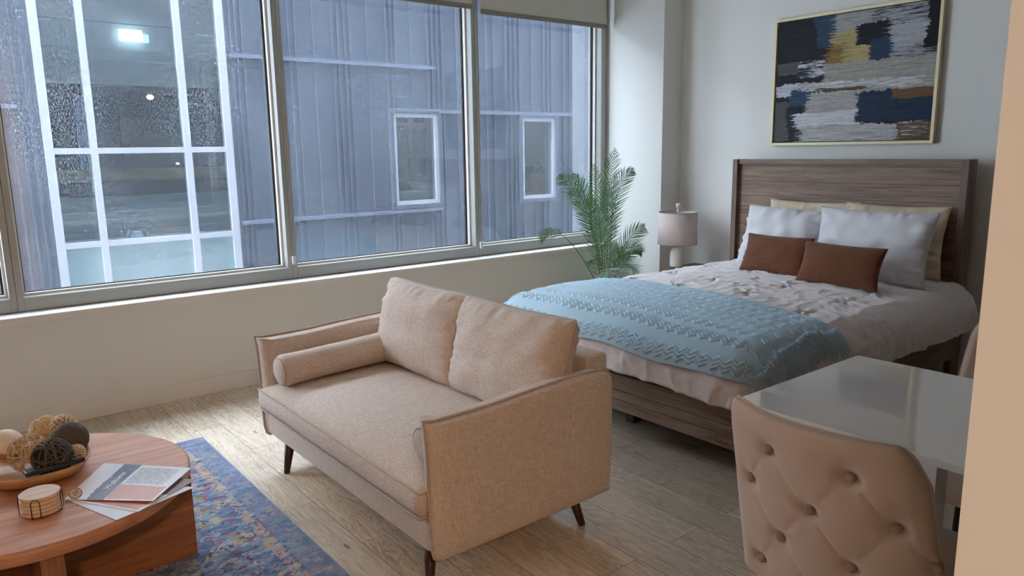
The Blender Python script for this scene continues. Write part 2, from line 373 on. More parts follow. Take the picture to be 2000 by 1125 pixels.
def ns(p, s, seed=0): return noise.noise(Vector(p)*s+Vector((seed*7.1, seed*3.3, seed*1.9)))

def pillow_bm(w, h, t, M_, seed=0, bow=.06, wr=.010, n=40, edge=.02, pe=.55, sag=0, droop=(0, 0), rc=0):
    """stuffed cushion, local x width, z height (0..h), y thickness; the two faces meet in a thin seam"""
    bm = bmesh.new(); sides = []
    def pt(u_, v_, s_):
        a_, b_ = 2*u_-1, 2*v_-1
        x = w/2*a_*(1-bow*(1-b_*b_)*abs(a_)); z = h/2*b_*(1-bow*(1-a_*a_)*abs(b_))
        e = (max(0, 1-abs(a_)**2.6)*max(0, 1-abs(b_)**2.6))**pe
        y = s_*(edge/2*0+t/2*e)
        # gathers running in from the seam
        ed = max(abs(a_), abs(b_)); gth = math.exp(-((1-ed)/.22)**2)
        y += s_*wr*e**.4*(ns((x*2, 1.7*s_, z*2), 5, seed)*.55 + gth*ns((x*10 if abs(b_) > abs(a_) else x*2, s_, z*10 if abs(a_) > abs(b_) else z*2), 4, seed+3)*.9)
        k_ = 1-rc*(a_*a_*b_*b_)**3; x *= k_; z *= k_
        z -= sag*(1-a_*a_)*(b_+1)/2
        z += droop[0]*max(0, -a_)*(b_+1)/2 + droop[1]*max(0, a_)*(b_+1)/2
        return M_ @ Vector((x, y, z+h/2))
    for s_ in (1, -1): sides.append(grid(bm, n, n, lambda u_, v_: pt(u_, v_, s_)))
    bmesh.ops.remove_doubles(bm, verts=bm.verts, dist=1e-5)
    def edge_pts(m_=24):
        r_ = []
        for k in range(m_): r_.append(pt(k/m_, 0, 1))
        for k in range(m_): r_.append(pt(1, k/m_, 1))
        for k in range(m_): r_.append(pt(1-k/m_, 1, 1))
        for k in range(m_): r_.append(pt(0, 1-k/m_, 1))
        return r_
    return bm, edge_pts()
def pillow(name, mat, M_, w, h, t, parent=None, seam=.003, seam_mat=None, **k):
    bm, e = pillow_bm(w, h, t, M_, **k)
    if parent is None:
        o = obj(name, bm, mat, None, True)
        if seam:
            b2 = bmesh.new(); tube(b2, e, seam, 6, closed=True); obj('piping', b2, seam_mat or mat, o, True)
        return o
    o = obj(name, bm, mat, parent, True)
    if seam:
        b2 = bmesh.new(); tube(b2, e, seam, 6, closed=True); obj('piping', b2, seam_mat or mat, o, True)
    return o

# ------------------------------------------------------------------ palette
wallM = plain('matte white wall paint', srgb(226, 224, 218), .85, bump=.05, bscale=300, spec=.3)
accM = plain('taupe wall paint', srgb(156, 146, 134), .85)
trimM = plain('white trim paint', srgb(228, 224, 218), .5)
ceilM = plain('ceiling paint', (.88, .88, .86), .9)
alumM = plain('grey aluminium', srgb(168, 168, 162), .42, metal=.25)
gaskM = plain('black rubber gasket', (.012, .013, .015), .6)
winglass = glass_mat('rain flecked window glass', (.93, .96, 1.0), rain=.22, refl=1.9)
farglass = glass_mat('far building glass', (.86, .94, .96), refl=1.3)
floorM = floor_mat()

# ------------------------------------------------------------------ room shell
YW = 4.797; YF = 4.91; YG = 5.02; XC = 5.02; YJ = 4.262; XE = 5.27; ZC = 2.95; ZS = .648
XL = -3.4; YB = -3.4
struct('floor', B(XL-.2, XE+.2, YB-.2, YG+.1, -.15, 0), floorM)
struct('ceiling', B(XL-.2, XE+.2, YB-.2, YG+.12, ZC, ZC+.25), ceilM)
struct('wall_window', boxes([(XL, XC, YW, YG+.12, 0, .603), (XL, XC, YW+.02, YG+.12, .603, .64), (XL, XC, YW, YG+.12, 2.85, ZC)]), wallM)
struct('trim_1', boxes([(XL, XC, 4.76, YF+.03, .626, ZS), (XL, XC, 4.782, YW+.02, .603, .626)], bev=.003), trimM)   # window sill and its moulding
struct('wall_east', boxes([(XE, XE+.2, YB, YJ, 0, ZC), (XC, XE+.2, YJ, YG+.12, 0, ZC)]), wallM)
struct('wall_added_outside', boxes([(-14, 22, YG+.12, YG+.4, 2.86, 13), (-14, XL-.2, YG+.12, YG+.4, -4, 2.86), (XC+.05, 22, YG+.12, YG+.4, -4, 2.86), (XL-.2, XC+.05, YG+.12, YG+.3, -4, .60)]), plain('dark added cladding', srgb(84, 88, 96), .8))  # upper storeys, unseen, added to cut sky light on the facade opposite
struct('wall_west', B(XL-.2, XL, YB, YG+.12, 0, ZC), accM)
struct('wall_south', B(XL, XE, YB-.2, YB, 0, ZC), accM)
struct('baseboard_window', B(XL, XC-.012, 4.785, YW, 0, .105, bev=.002), trimM)
struct('baseboard_east', boxes([(XE-.012, XE, YB, YJ-.012, 0, .105), (XC-.012, XC, YJ-.012, YW, 0, .105), (XC, XE, YJ-.012, YJ, 0, .105)]), trimM)
# partition whose edge stands at the right of the view
struct('wall_right', B(1.02, 1.14, YB, .352, 0, ZC), wallM)

# windows: each unit has its own aluminium frame, gasket and pane
edges = [-2.81, -1.21, .390, 1.985, 3.562, XC]
for i in range(5):
    x0, x1 = edges[i], edges[i+1]
    fw_ = .033; fr = bmesh.new(); zt = 2.84
    jr = .075 if i == 4 else fw_
    for bx in ((x0+.0008, x0+fw_, YF, YG-.012, ZS+.004, zt), (x1-jr, x1-.0008, YF, YG-.012, ZS+.004, zt),
               (x0+fw_, x1-jr, YF, YG-.012, ZS+.004, .727), (x0+fw_, x1-jr, YF, YG-.012, zt-.07, zt)):
        box(fr, *bx, bev=.0015, seg=1)
    # inner glazing stops, a little further out
    w_ = struct('window_%d' % (i+1), fr, alumM)
    st = bmesh.new(); g0, g1, gz0, gz1 = x0+fw_, x1-jr, .727, zt-.07
    s_ = .014
    for bx in ((g0, g0+s_, YG-.045, YG+.03, gz0, gz1), (g1-s_, g1, YG-.045, YG+.03, gz0, gz1), (g0+s_, g1-s_, YG-.045, YG+.03, gz0, gz0+s_), (g0+s_, g1-s_, YG-.045, YG+.03, gz1-s_, gz1)):
        box(st, *bx)
    obj('glazing_stop', st, trimM, w_)
    ga = bmesh.new(); q = .007; a0, a1, b0, b1 = g0+s_, g1-s_, gz0+s_, gz1-s_
    for bx in ((a0, a0+q, YG-.012, YG+.012, b0, b1), (a1-q*1.8, a1, YG-.012, YG+.012, b0, b1), (a0+q, a1-q*1.8, YG-.012, YG+.012, b0, b0+q*.7), (a0+q, a1-q*1.8, YG-.012, YG+.012, b1-q, b1)):
        box(ga, *bx)
    obj('gasket', ga, gaskM, w_)
    obj('glass_pane', B(a0+q, a1-q*1.8, YG-.003, YG+.003, b0+q*.7, b1-q), winglass, w_)

# ceiling lights of the room behind the camera (warm)
def ceiling_light(x, y, power, label):
    t = thing('ceiling_light', label, 'light', (x, y, ZC))
    bm = bmesh.new(); lathe(bm, [(.19, 0), (.19, -.03), (.175, -.04)], (x, y, ZC), 32); obj('housing', bm, trimM, t, True)
    bm = bmesh.new(); lathe(bm, [(.172, -.0401), (.165, -.055), (0, -.065)], (x, y, ZC), 32)
    obj('diffuser', bm, plain('lit diffuser', (1, .9, .8), emit=WARM, es=4), t, True)
    la = bpy.data.lights.new('lamp', 'AREA'); la.shape = 'DISK'; la.size = .32; la.energy = power; la.color = WARM
    lo = bpy.data.objects.new('lamp', la); COL.objects.link(lo); lo.parent = t; lo.location = (0, 0, -.075)
ceiling_light(-.6, -1.9, WARM_POWER, 'round warm ceiling light behind the viewer')

# ------------------------------------------------------------------ building across the gap
YB0 = 8.3
metalM = plain('blue grey ribbed metal cladding', srgb(104, 110, 124), .6, metal=0, var=.05, vscale=3)
whiteF = plain('white window frame enamel', srgb(244, 240, 240), .45)
bd = thing('building', 'blue-grey metal-clad building with ribbed seams seen through the window', 'building', (4, YB0, -4))
HX = [(1.03, 2.775, -.30, 3.98), (4.74, 5.392, .83, 1.955), (6.782, 7.405, .80, 1.925)]
ZT = 4.1; XWEST = -1.6
xs_ = sorted({XWEST, 13} | {v for h in HX for v in h[:2]}); zs_ = sorted({-4, ZT} | {v for h in HX for v in h[2:]})
fa = bmesh.new()
for xa, xb in zip(xs_, xs_[1:]):
    for za, zb in zip(zs_, zs_[1:]):
        cx, cz = (xa+xb)/2, (za+zb)/2
        if any(h[0] < cx < h[1] and h[2] < cz < h[3] for h in HX): continue
        box(fa, xa, xb, YB0, YB0+.22, za, zb)
bmesh.ops.remove_doubles(fa, verts=fa.verts, dist=1e-4)
obj('metal_cladding', fa, metalM, bd)
rb = bmesh.new()
def rib(x, z0, z1, w=.020, d=.022): box(rb, x-w/2, x+w/2, YB0-d, YB0, z0, z1)
for x in (3.487, 3.56, 3.774, 4.002, 4.073, 4.152, 4.218, 4.453): rib(x, -4, ZT)
for x in (4.697, 5.493, 5.723, 6.196, 6.316, 6.518, 6.598, 6.679): rib(x, -4, ZT)
for x in (4.761, 4.825, 5.044, 5.276, 5.345, 5.422): rib(x, 2.0, ZT); rib(x, -4, .79)
for x in (6.761, 6.983, 7.201, 7.269, 7.346): rib(x, 1.97, ZT)
for x in (6.83, 7.058, 7.195, 7.294): rib(x, -4, .76)
for x in (7.584, 7.705, 7.807, 7.9, 8.068, 8.228, 8.5, 8.62, 8.8, 9.1, 9.2, 9.5): rib(x, -4, ZT)
for x in (2.84, 2.90, 2.965, 3.24, .70, .80, .88, .95, .45, .2, .1, -.3, -.4, -.7): rib(x, -4, ZT)
obj('rib', rb, metalM, bd)
trimM2 = plain('light cladding trim', srgb(140, 147, 162), .6, metal=0)
def trimbar(x0, x1, z, h=.04): obj('trim_bar', B(x0, x1, YB0-.05, YB0, z-h/2, z+h/2), trimM2, bd)
trimbar(2.81, 5.37, 2.52); trimbar(2.81, 5.42, .75); trimbar(5.40, 8.2, 1.985, .045); trimbar(XWEST, .86, 1.95); trimbar(7.9, 10, 2.46); trimbar(4.70, 5.43, 2.0, .03)
for h in HX[1:]:
    tb = bmesh.new()
    for bx in ((h[0]-.05, h[0], h[2]-.05, h[3]+.05), (h[1], h[1]+.05, h[2]-.05, h[3]+.05), (h[0], h[1], h[3], h[3]+.05), (h[0], h[1], h[2]-.05, h[2])):
        box(tb, bx[0], bx[1], YB0-.045, YB0, bx[2], bx[3])
    obj('window_surround', tb, metalM, bd)
# white framed curtain wall
cw = bmesh.new()
for x0, x1 in ((1.03, 1.105), (1.415, 1.475), (2.28, 2.345), (2.70, 2.775)): box(cw, x0, x1, YB0-.03, YB0+.06, -.3, 3.98)
for z in (1.546, .645, -.27, 3.25, 3.95):
    for x0, x1 in ((1.105, 1.415), (1.475, 2.28), (2.345, 2.70)): box(cw, x0, x1, YB0-.025, YB0+.05, z-.028, z+.028)
cwo = obj('window_frame', cw, whiteF, bd)
gl = bmesh.new(); box(gl, 1.06, 2.74, YB0+.01, YB0+.018, .67, 3.93); obj('glass_pane', gl, farglass, cwo)
fz = bmesh.new(); box(fz, 1.06, 2.74, YB0+.01, YB0+.02, -.27, .62)
obj('frosted_pane', fz, plain('frosted mint glass', srgb(180, 208, 204), .3, coat=.2), cwo)
def punched(h):
    f = bmesh.new(); e = .045
    for bx in ((h[0], h[0]+e, h[2], h[3]), (h[1]-e, h[1], h[2], h[3]), (h[0]+e, h[1]-e, h[2], h[2]+e), (h[0]+e, h[1]-e, h[3]-e, h[3])):
        box(f, bx[0], bx[1], YB0-.02, YB0+.07, bx[2], bx[3])
    o = obj('window', f, whiteF, bd); obj('glass_pane', B(h[0]+e, h[1]-e, YB0+.02, YB0+.028, h[2]+e, h[3]-e), farglass, o)
punched(HX[1]); punched(HX[2])
# rooms inside it; behind the white frame, panels stand in for a reflection
dim = plain('dim grey plaster', srgb(96, 104, 108), .9)
conc = plain('grey concrete panel', srgb(196, 202, 200), .9, var=.12, vscale=2)
dark = plain('dark reflected strip and shelf back', srgb(20, 30, 46), .9)
tan_ = plain('tan interior wall', srgb(150, 140, 116), .9)
R1 = bmesh.new()
for bx in ((.2, .25, 8.53, 10.6, -.5, 4.0), (3.4, 3.45, 8.53, 10.6, -.5, 4.0), (.2, 3.45, 10.6, 10.65, -.5, 4.0), (.2, 3.45, 8.53, 10.6, 4.0, 4.05), (.2, 3.45, 8.53, 10.6, -.55, -.5)): box(R1, *bx)
obj('room_shell', R1, dark, bd)  # dark box backing the reflected view
obj('reflected_upper_panels', boxes([(.3, 3.4, 9.9, 10.5, 2.36, 2.99), (.3, 3.4, 9.9, 10.5, 3.0, 3.98), (.3, 3.4, 9.88, 9.9, 2.30, 2.36)]), conc, bd)
obj('reflected_lower_panels', boxes([(.3, 1.62, 9.9, 10.1, .12, .62), (1.625, 2.42, 9.9, 10.1, .12, .62), (2.425, 3.4, 9.9, 10.1, .12, .62), (.3, 3.4, 9.92, 10.08, .63, 1.02), (.3, 3.4, 9.9, 10.1, -.5, .11)]), conc, bd)
obj('ledge', boxes([(.3, 3.4, 9.86, 10.1, 1.20, 1.34)]), wood('tan reflected strip', srgb(150, 122, 76), srgb(196, 162, 110), 'x'), bd)  # tan strip of the reflected view, built solid
obj('reflected_tan_panel', boxes([(.9, 1.18, 10.3, 10.35, 1.3, 2.3)]), tan_, bd)
obj('reflected_brown_panel', boxes([(2.12, 2.75, 10.4, 10.45, 1.3, 1.95)]), plain('brown reflected panel', srgb(92, 82, 76), .8), bd)
obj('reflected_blue_strip', boxes([(1.62, 1.72, 10.2, 10.22, 1.3, 2.2), (1.73, 1.78, 10.18, 10.2, 1.3, 2.1)]), plain('pale blue reflected strip', srgb(120, 140, 186), .9), bd)
for x0, x1 in ((4.6, 6.55), (6.95, 9.6)):
    R2 = bmesh.new(); x0 -= .15 if x0 < 5 else .3
    for bx in ((x0, x0+.05, 8.53, 10.3, .1, 2.9), (x1, x1+.05, 8.53, 10.3, .1, 2.9), (x0, x1+.05, 10.3, 10.35, .1, 2.9), (x0, x1+.05, 8.53, 10.3, 2.9, 2.95), (x0, x1+.05, 8.53, 10.3, .05, .1)): box(R2, *bx)
    obj('room_shell', R2, tan_, bd)
# glowing parts that imitate lamps reflected in the white-framed glazing
def reflected_light(name, label, bm, col, es, loc):
    t = thing(name, label, 'light', loc); obj('diffuser', bm, plain(name+' glow', (1, 1, 1), emit=col, es=es), t); return t
bm = bmesh.new(); box(bm, 2.10, 2.34, 9.80, 9.84, 2.80, 2.92); reflected_light('reflected_lamp_panel', 'bright white glow imitating a lamp reflected in the white-framed glazing', bm, (.8, .93, 1), 4.5, (2.2, 9.82, 2.86))
bm = bmesh.new(); box(bm, 2.345, 2.41, 9.80, 9.84, 2.79, 2.88); obj('side_reflection', bm, plain('side glow', (1, 1, 1), emit=(.5, .75, 1), es=1.6), bpy.data.objects['reflected_lamp_panel'])
bm = bmesh.new(); lathe(bm, [(0, -.03), (.03, -.022), (.042, 0), (.03, .022), (0, .03)], (2.36, 9.8, 2.17), 16)
reflected_light('reflected_warm_lamp', 'small warm glow imitating a lamp mirrored in the white-framed glazing', bm, (1, .62, .22), 5, (2.36, 9.8, 2.2))
bm = bmesh.new(); lathe(bm, [(0, -.012), (.024, 0), (0, .012)], (2.60, 9.8, 1.39), 12)
reflected_light('reflected_spot', 'tiny white glint added to the reflected view across the gap', bm, (1, 1, 1), 12, (2.6, 9.8, 1.4))
for x, z, lab in ((5.4, 2.7, 'added fill light inside the room with timber shelves'), (7.6, 2.7, 'added fill light inside the room with the red pot'), (1.8, 3.9, 'high added fill light behind the white-framed glazing')):  # unseen panels added to brighten the spaces behind the glass
    t = thing('added_fill_panel', lab, 'light', (x, 9.2, z)); obj('housing', B(x-.3, x+.3, 8.9, 9.5, z+.02, z+.05), whiteF, t)
    obj('diffuser', B(x-.28, x+.28, 8.92, 9.48, z, z+.02), plain('panel glow', (1, 1, 1), emit=(1, .95, .82), es=3.0 if z < 3 else 1.0), t)
# shelves with a bowl, seen in the left small window
sh = thing('shelving_unit', 'timber shelving unit inside the left small window across the gap', 'shelf', (5.9, 9.9, .1))
tim = wood('pale timber', srgb(140, 108, 66), srgb(182, 146, 98), 'z', rough=.6)
for x in (5.58, 5.87, 6.18): obj('post', B(x, x+.08, 9.8, 9.86, .1, 2.6), tim, sh)
for z in (1.05, 1.84): obj('rail', B(5.58, 6.26, 9.8, 9.85, z, z+.07), tim, sh)
obj('back_panel', boxes([(5.58, 6.26, 9.9, 9.92, .5, 2.1)]), dark, sh)
bw = bmesh.new(); lathe(bw, [(.07, 0), (.14, .05), (.19, .13), (.175, .13), (.13, .06), (0, .03)], (5.56, 9.0, .95), 24)
tb_ = thing('counter', 'pale green counter inside the left small window', 'counter', (5.2, 9, .1))
obj('worktop', B(4.75, 6.3, 8.7, 9.3, .90, .95), plain('pale green counter', srgb(160, 180, 150), .5), tb_)
obj('cabinet', B(4.8, 6.25, 8.75, 9.25, .12, .90), plain('cabinet', srgb(150, 156, 150), .6), tb_)
tag(obj('bowl', bw, plain('white bowl', (.75, .75, .72), .4), None, True), 'white bowl on the counter inside the left small window', 'bowl')
# plant in a red pot in the right small window
pt_ = thing('potted_plant', 'spiky plant in a red pot inside the right small window', 'plant', (7.42, 8.75, .82))
bm = bmesh.new(); lathe(bm, [(.085, 0), (.115, .25), (.12, .27), (.10, .27), (.098, .24), (0, .24)], (7.42, 8.72, .86), 24); obj('pot', bm, plain('red glazed pot', srgb(200, 92, 78), .5), pt_, True)
bm = bmesh.new(); random.seed(3)
for k in range(46):
    an = random.uniform(0, 2*PI); el = random.uniform(.5, 1.4); ln = random.uniform(.14, .30)
    p0 = Vector((7.42+random.uniform(-.05, .05), 8.72+random.uniform(-.05, .05), 1.1)); d = Vector((math.cos(an)*math.cos(el), math.sin(an)*math.cos(el), math.sin(el)))
    tube(bm, [p0, p0+d*ln*.5, p0+d*ln+Vector((0, 0, -.03))], [.008, .007, .001], 4)
obj('leaf', bm, plain('dusty green leaf', srgb(86, 116, 88), .6), pt_, kind='stuff')
pk = obj('shelf_ledge', B(6.8, 7.9, 8.55, 8.95, .80, .86), tim, None); tag(pk, 'narrow timber ledge under the red pot across the gap', 'shelf')
po = obj('wall_poster', B(8.45, 8.95, 10.27, 10.295, 1.2, 2.1), plain('pale poster', srgb(190, 196, 196), .7, var=.15, vscale=7), None); tag(po, 'pale poster on the wall inside the right small window', 'poster')
struct('ground', B(-8, 16, 5.4, YB0, -4.1, -4), plain('asphalt', (.2, .2, .21), .9))

# ------------------------------------------------------------------ roller shades and chains
shadeM = plain('off-white shade fabric', srgb(214, 210, 198), .9, bump=.2, bscale=500)
barM = plain('taupe hem bar', srgb(132, 126, 112), .5)
chainM = plain('beaded chain', srgb(150, 140, 128), .35, metal=.4)
clearM = plain('clear plastic tensioner', (.7, .72, .72), .2, coat=.6)
def shade(x0, x1, zb, label, chain_x=None, chain_z=.75):
    t = thing('roller_shade', label, 'roller shade', ((x0+x1)/2, 4.86, 2.85), group=None)
    obj('fabric', B(x0, x1, 4.858, 4.8595, zb+.035, 2.87), shadeM, t)
    obj('hem_bar', B(x0, x1, 4.852, 4.866, zb, zb+.036, bev=.004), barM, t)
    bm = bmesh.new(); tube(bm, [(x0, 4.858, 2.89), (x1, 4.858, 2.89)], .028, 16); obj('roller', bm, alumM, t, True)
    if chain_x:
        bm = bmesh.new()
        zz = 2.86
        tube(bm, [(chain_x-.005, 4.872, zz), (chain_x-.0045, 4.872, chain_z+.03)], .0016, 6)
        tube(bm, [(chain_x+.020, 4.872, zz), (chain_x+.007, 4.872, chain_z+.03)], .0016, 6)
        k = chain_z+.04
        while k < zz:
            f = (k-chain_z)/(zz-chain_z)
            for xx in (chain_x-.005, chain_x+.007+.013*f):
                bmesh.ops.create_icosphere(bm, subdivisions=1, radius=.0028, matrix=Matrix.Translation((xx, 4.872, k)))
            k += .0075
        obj('chain', bm, chainM, t)
        obj('chain_tensioner', B(chain_x-.011, chain_x+.013, 4.862, 4.880, chain_z-.02, chain_z+.035, bev=.003), clearM, t, label='clear plastic chain tensioner')
shade(-2.78, -1.24, .70, 'added unseen roller shade drawn right down over the far left pane to cut light')  # out of view, added to block daylight from the far left
shade(-1.18, .36, 1.76, 'added unseen roller shade half way down left of the view to cut light')  # lowered out of view to hold back daylight, an added blocker
shade(2.01, 3.505, 2.548, 'off-white roller shade over the middle pane, hem just in view', 1.980, .775)
shade(3.585, 4.955, 2.523, 'off-white roller shade at the right pane, hanging lowest', 3.553, .735)

# small white box left on the sill across the gap
bx_ = bmesh.new(); box(bx_, 1.70, 1.83, YB0+.08, YB0+.17, .672, .70, bev=.01); box(bx_, 1.735, 1.82, YB0+.09, YB0+.16, .70, .73, bev=.01)
tag(obj('takeaway_box', bx_, plain('white carton', srgb(214, 226, 222), .6)), 'small white box on the sill behind the white-framed glazing', 'box')
obj('inner_sill', B(1.06, 2.74, YB0+.06, YB0+.24, .64, .672), whiteF, bd)
# ------------------------------------------------------------------ rug
rug = thing('area_rug', 'distressed blue rug with muted floral pattern under the round coffee table', 'rug', (-.2, 2.6, 0))
obj('pile', B(-1.4, 1.06, 1.2, 4.025, .0005, .009), rug_mat(), rug)
obj('bound_edge', boxes([(1.06, 1.0635, 1.2, 4.0285, .0005, .010), (-1.4, 1.06, 4.025, 4.0285, .0005, .010)]), cloth('pale blue binding', srgb(150, 165, 185)), rug)

# ------------------------------------------------------------------ sofa
lin = linen('beige linen weave', srgb(172, 150, 134), srgb(224, 208, 194))
linP = linen('beige linen piping', srgb(158, 136, 120), srgb(202, 184, 170))
walnut = wood('dark walnut leg', srgb(48, 26, 20), srgb(84, 48, 36), 'z', rough=.4)
sofa = thing('loveseat', 'beige linen two-seat sofa with piped cushions, facing the coffee table', 'sofa', (1.62, 2.7, 0))
obj('seat_base', B(1.212, 2.03, 2.00, 3.44, .168, .315, bev=.014, seg=3), lin, sofa, True)
X0, X1, Y0_, Y1_ = 1.182, 1.95, 1.990, 3.446
def seat_fn(side):
    pass
sc_ = bmesh.new()
def seat_top(u_, v_):
    x = X0+(X1-X0)*u_; y = Y0_+(Y1_-Y0_)*v_
    ex = min(1, (1-abs(2*u_-1)**5)); ey = min(1, (1-abs(2*v_-1)**4))
    z = .395+.066*(ex*ey)**.6 + .004*ns((x, y, 0), 5, 2)
    # pulled-in front corners
    return Vector((x, y, z))
def rim(k, z, bul):
    """points around the seat cushion outline at height z"""
    pts = []
    n = 40
    for i in range(n): pts.append((X0-bul, Y0_+(Y1_-Y0_)*i/n))
    for i in range(n): pts.append((X0+(X1-X0)*i/n, Y1_+bul*.3))
    for i in range(n): pts.append((X1+bul*.3, Y1_-(Y1_-Y0_)*i/n))
    for i in range(n): pts.append((X1-(X1-X0)*i/n, Y0_-bul*.3))
    return pts
nn = 40
vs = grid(sc_, nn, nn, seat_top)
loop = [vs[0][i] for i in range(nn)]+[vs[i][nn] for i in range(nn)]+[vs[nn][nn-i] for i in range(nn)]+[vs[nn-i][0] for i in range(nn)]
prev = loop
for z, bul in ((.378, .008), (.355, .011), (.332, .009), (.306, 0)):
    cur = [sc_.verts.new((p[0], p[1], z+.003*ns((p[0], p[1], z), 6, 1))) for p in rim(0, z, bul)]
    for i in range(len(cur)): sc_.faces.new((prev[i], prev[(i+1) % len(cur)], cur[(i+1) % len(cur)], cur[i]))
    prev = cur
sc_.faces.new(prev)
pip = bmesh.new(); pts = [(p.co.x-.002, p.co.y, p.co.z-.001) if i < nn else tuple(p.co) for i, p in enumerate(loop)]
seat = obj('seat_cushion', sc_, lin, sofa, True)
tube(pip, pts, .0042, 6, closed=True)
obj('piping', pip, linP, seat, True)
pip = bmesh.new(); tube(pip, [(p[0], p[1], .307) for p in rim(0, .306, .006)], .0042, 6, closed=True); obj('piping', pip, linP, seat, True)
# arms: side profile in x,z; both faces roll away from one piped knife-edge seam
def arm(ys, s_):
    """ys: seam plane, s_: direction of the sofa's inside"""
    n = 22; prof = [(1.232, .150), (1.214, .165), (1.206, .20), (1.204, .27), (1.203, .36), (1.202, .45), (1.200, .55), (1.196, .61), (1.190, .645)]
    for k in range(1, n): f = k/n; prof.append((1.190+.795*f, .638+.024*f-.005*math.sin(f*PI*2)))
    prof += [(1.992, .660), (2.018, .650), (2.036, .628), (2.042, .59), (2.042, .5), (2.039, .35), (2.036, .25), (2.032, .158), (1.9, .154), (1.6, .151), (1.35, .149)]
    cx = sum(p[0] for p in prof)/len(prof); cz = sum(p[1] for p in prof)/len(prof)
    def inset(x, z, q):
        dx, dz = x-cx, z-cz; ax = min(1, abs(dx)/.42); az = min(1, abs(dz)/.25)
        return x-math.copysign(q*ax**3, dx), z-math.copysign(q*az**3, dz)
    bm = bmesh.new(); rings = []
    for d, q in ((.066, .060), (.060, .030), (.044, .013), (.022, .004), (.004, 0), (-.004, 0), (-.012, .004), (-.022, .013), (-.030, .030), (-.033, .055)):
        rings.append([bm.verts.new((inset(x, z, q)[0], ys+s_*d+.0025*ns((x*2, d*8, z*2), 3, 4), inset(x, z, q)[1])) for x, z in prof])
    for A, C_ in zip(rings, rings[1:]):
        for i in range(len(A)): bm.faces.new((A[i], A[(i+1) % len(A)], C_[(i+1) % len(A)], C_[i]))
    for ring, sgn in ((rings[0], 1), (rings[-1], -1)):
        prev = ring
        for f_, bl in ((.86, .003), (.6, .006), (.3, .007)):
            cur = [bm.verts.new((cx+(v.co.x-cx)*f_, v.co.y+sgn*s_*bl+.002*ns(v.co, 4, 6), cz+(v.co.z-cz)*f_)) for v in ring]
            for i in range(len(cur)): bm.faces.new((prev[i], prev[(i+1) % len(cur)], cur[(i+1) % len(cur)], cur[i]))
            prev = cur
        bm.faces.new(prev)
    o = obj('arm', bm, lin, sofa, True)
    pb = bmesh.new(); wav = [(x+(x-cx)*.006, ys+.002*ns((x*3, 0, z*3), 4, 8), z+(.003+.0025*ns((x, 0, z), 9, 3) if z > .6 else 0)) for (x, z) in prof[:-4]]
    tube(pb, wav, .0058, 6)
    obj('piping', pb, linP, o, True)
arm(1.967, 1); arm(3.463, -1)
br = bmesh.new(); box(br, 1.985, 2.10, 2.035, 3.395, .16, .70, bev=.02, seg=3); obj('backrest', br, lin, sofa, True)
def backcush(yc, w, seed, hd, xb=1.795, h=.435):
    M_ = frame((xb, yc, .445), (0, -1, 0), hd)
    pillow('back_cushion', lin, M_, w, h, .23, sofa, seam=.0045, seam_mat=linP, seed=seed, bow=.055, wr=.024, n=56, pe=.38, rc=.03)
backcush(3.035, .70, 4, (.26, 0, 1)); backcush(2.355, .72, 9, (.24, .0, 1))
for fx, fy, dx, dy in ((1.26, 3.29, -.022, .02), (1.27, 2.085, -.018, -.02), (1.93, 2.09, .03, -.05), (1.93, 3.29, .03, .05)):
    bm = bmesh.new(); tube(bm, [(fx+dx, fy+dy, .0), (fx+dx*.97, fy+dy*.97, .006), (fx, fy, .17)], [.0135, .0145, .025], 16); obj('leg', bm, walnut, sofa, True)
def bolster(p0, p1, rad, label, seed):
    p0, p1 = Vector(p0), Vector(p1); d = (p1-p0); ln = d.length; d.normalize(); s_ = d.cross(Vector((0, 0, 1))).normalized(); up = s_.cross(d)
    bm = bmesh.new(); prof = [(0, .012), (.012, .3), (0, .55), (-.0, .8), (.008, .95)]
    rings = []
    N_ = 30
    def R_(t):
        e = min(t, 1-t)*ln
        return rad*(1-.04*math.sin(t*PI)) if e > .03 else rad*math.sqrt(max(0, 1-(1-e/.03)**2*.45))
    ts = [0, .004, .012, .03, .05]+[.05+.9*k/18 for k in range(1, 18)]+[.95, .97, .988, .996, 1]
    for t in ts:
        rings.append([bm.verts.new(p0+d*(ln*t)+(s_*math.cos(2*PI*k/32)+up*math.sin(2*PI*k/32))*(R_(t)*(1+.015*ns((t*4, math.cos(2*PI*k/32), math.sin(2*PI*k/32)), 1.5, seed)))) for k in range(32)])
    for A, C_ in zip(rings, rings[1:]):
        for k in range(32): bm.faces.new((A[k], A[(k+1) % 32], C_[(k+1) % 32], C_[k]))
    for rg, sg in ((rings[0], -1), (rings[-1], 1)):
        prev = rg
        for f_, o_ in ((.6, .010), (.2, .006)):
            c0 = sum((v.co for v in rg), Vector())/32
            cur = [bm.verts.new(c0+(v.co-c0)*f_+d*sg*o_) for v in rg]
            for k in range(32): bm.faces.new((prev[k], prev[(k+1) % 32], cur[(k+1) % 32], cur[k]))
            prev = cur
        bm.faces.new(prev)
    o = tag(obj('bolster_pillow', bm, lin, None, True), label, 'bolster')
    for rg, off in ((p0+d*.006, 1), (p1-d*.006, 1)):
        pb = bmesh.new(); tube(pb, [rg+(s_*math.cos(2*PI*k/32)+up*math.sin(2*PI*k/32))*rad*.86 for k in range(32)], .003, 6, closed=True)
        obj('piping', pb, linP, o, True)
bolster((1.215, 3.262, .515), (1.77, 3.275, .535), .075, 'beige bolster lying along the window-side arm of the sofa', 1)
bolster((1.262, 2.105, .505), (1.76, 2.105, .52), .070, 'beige bolster tucked inside the near arm of the sofa, only its end showing', 2)

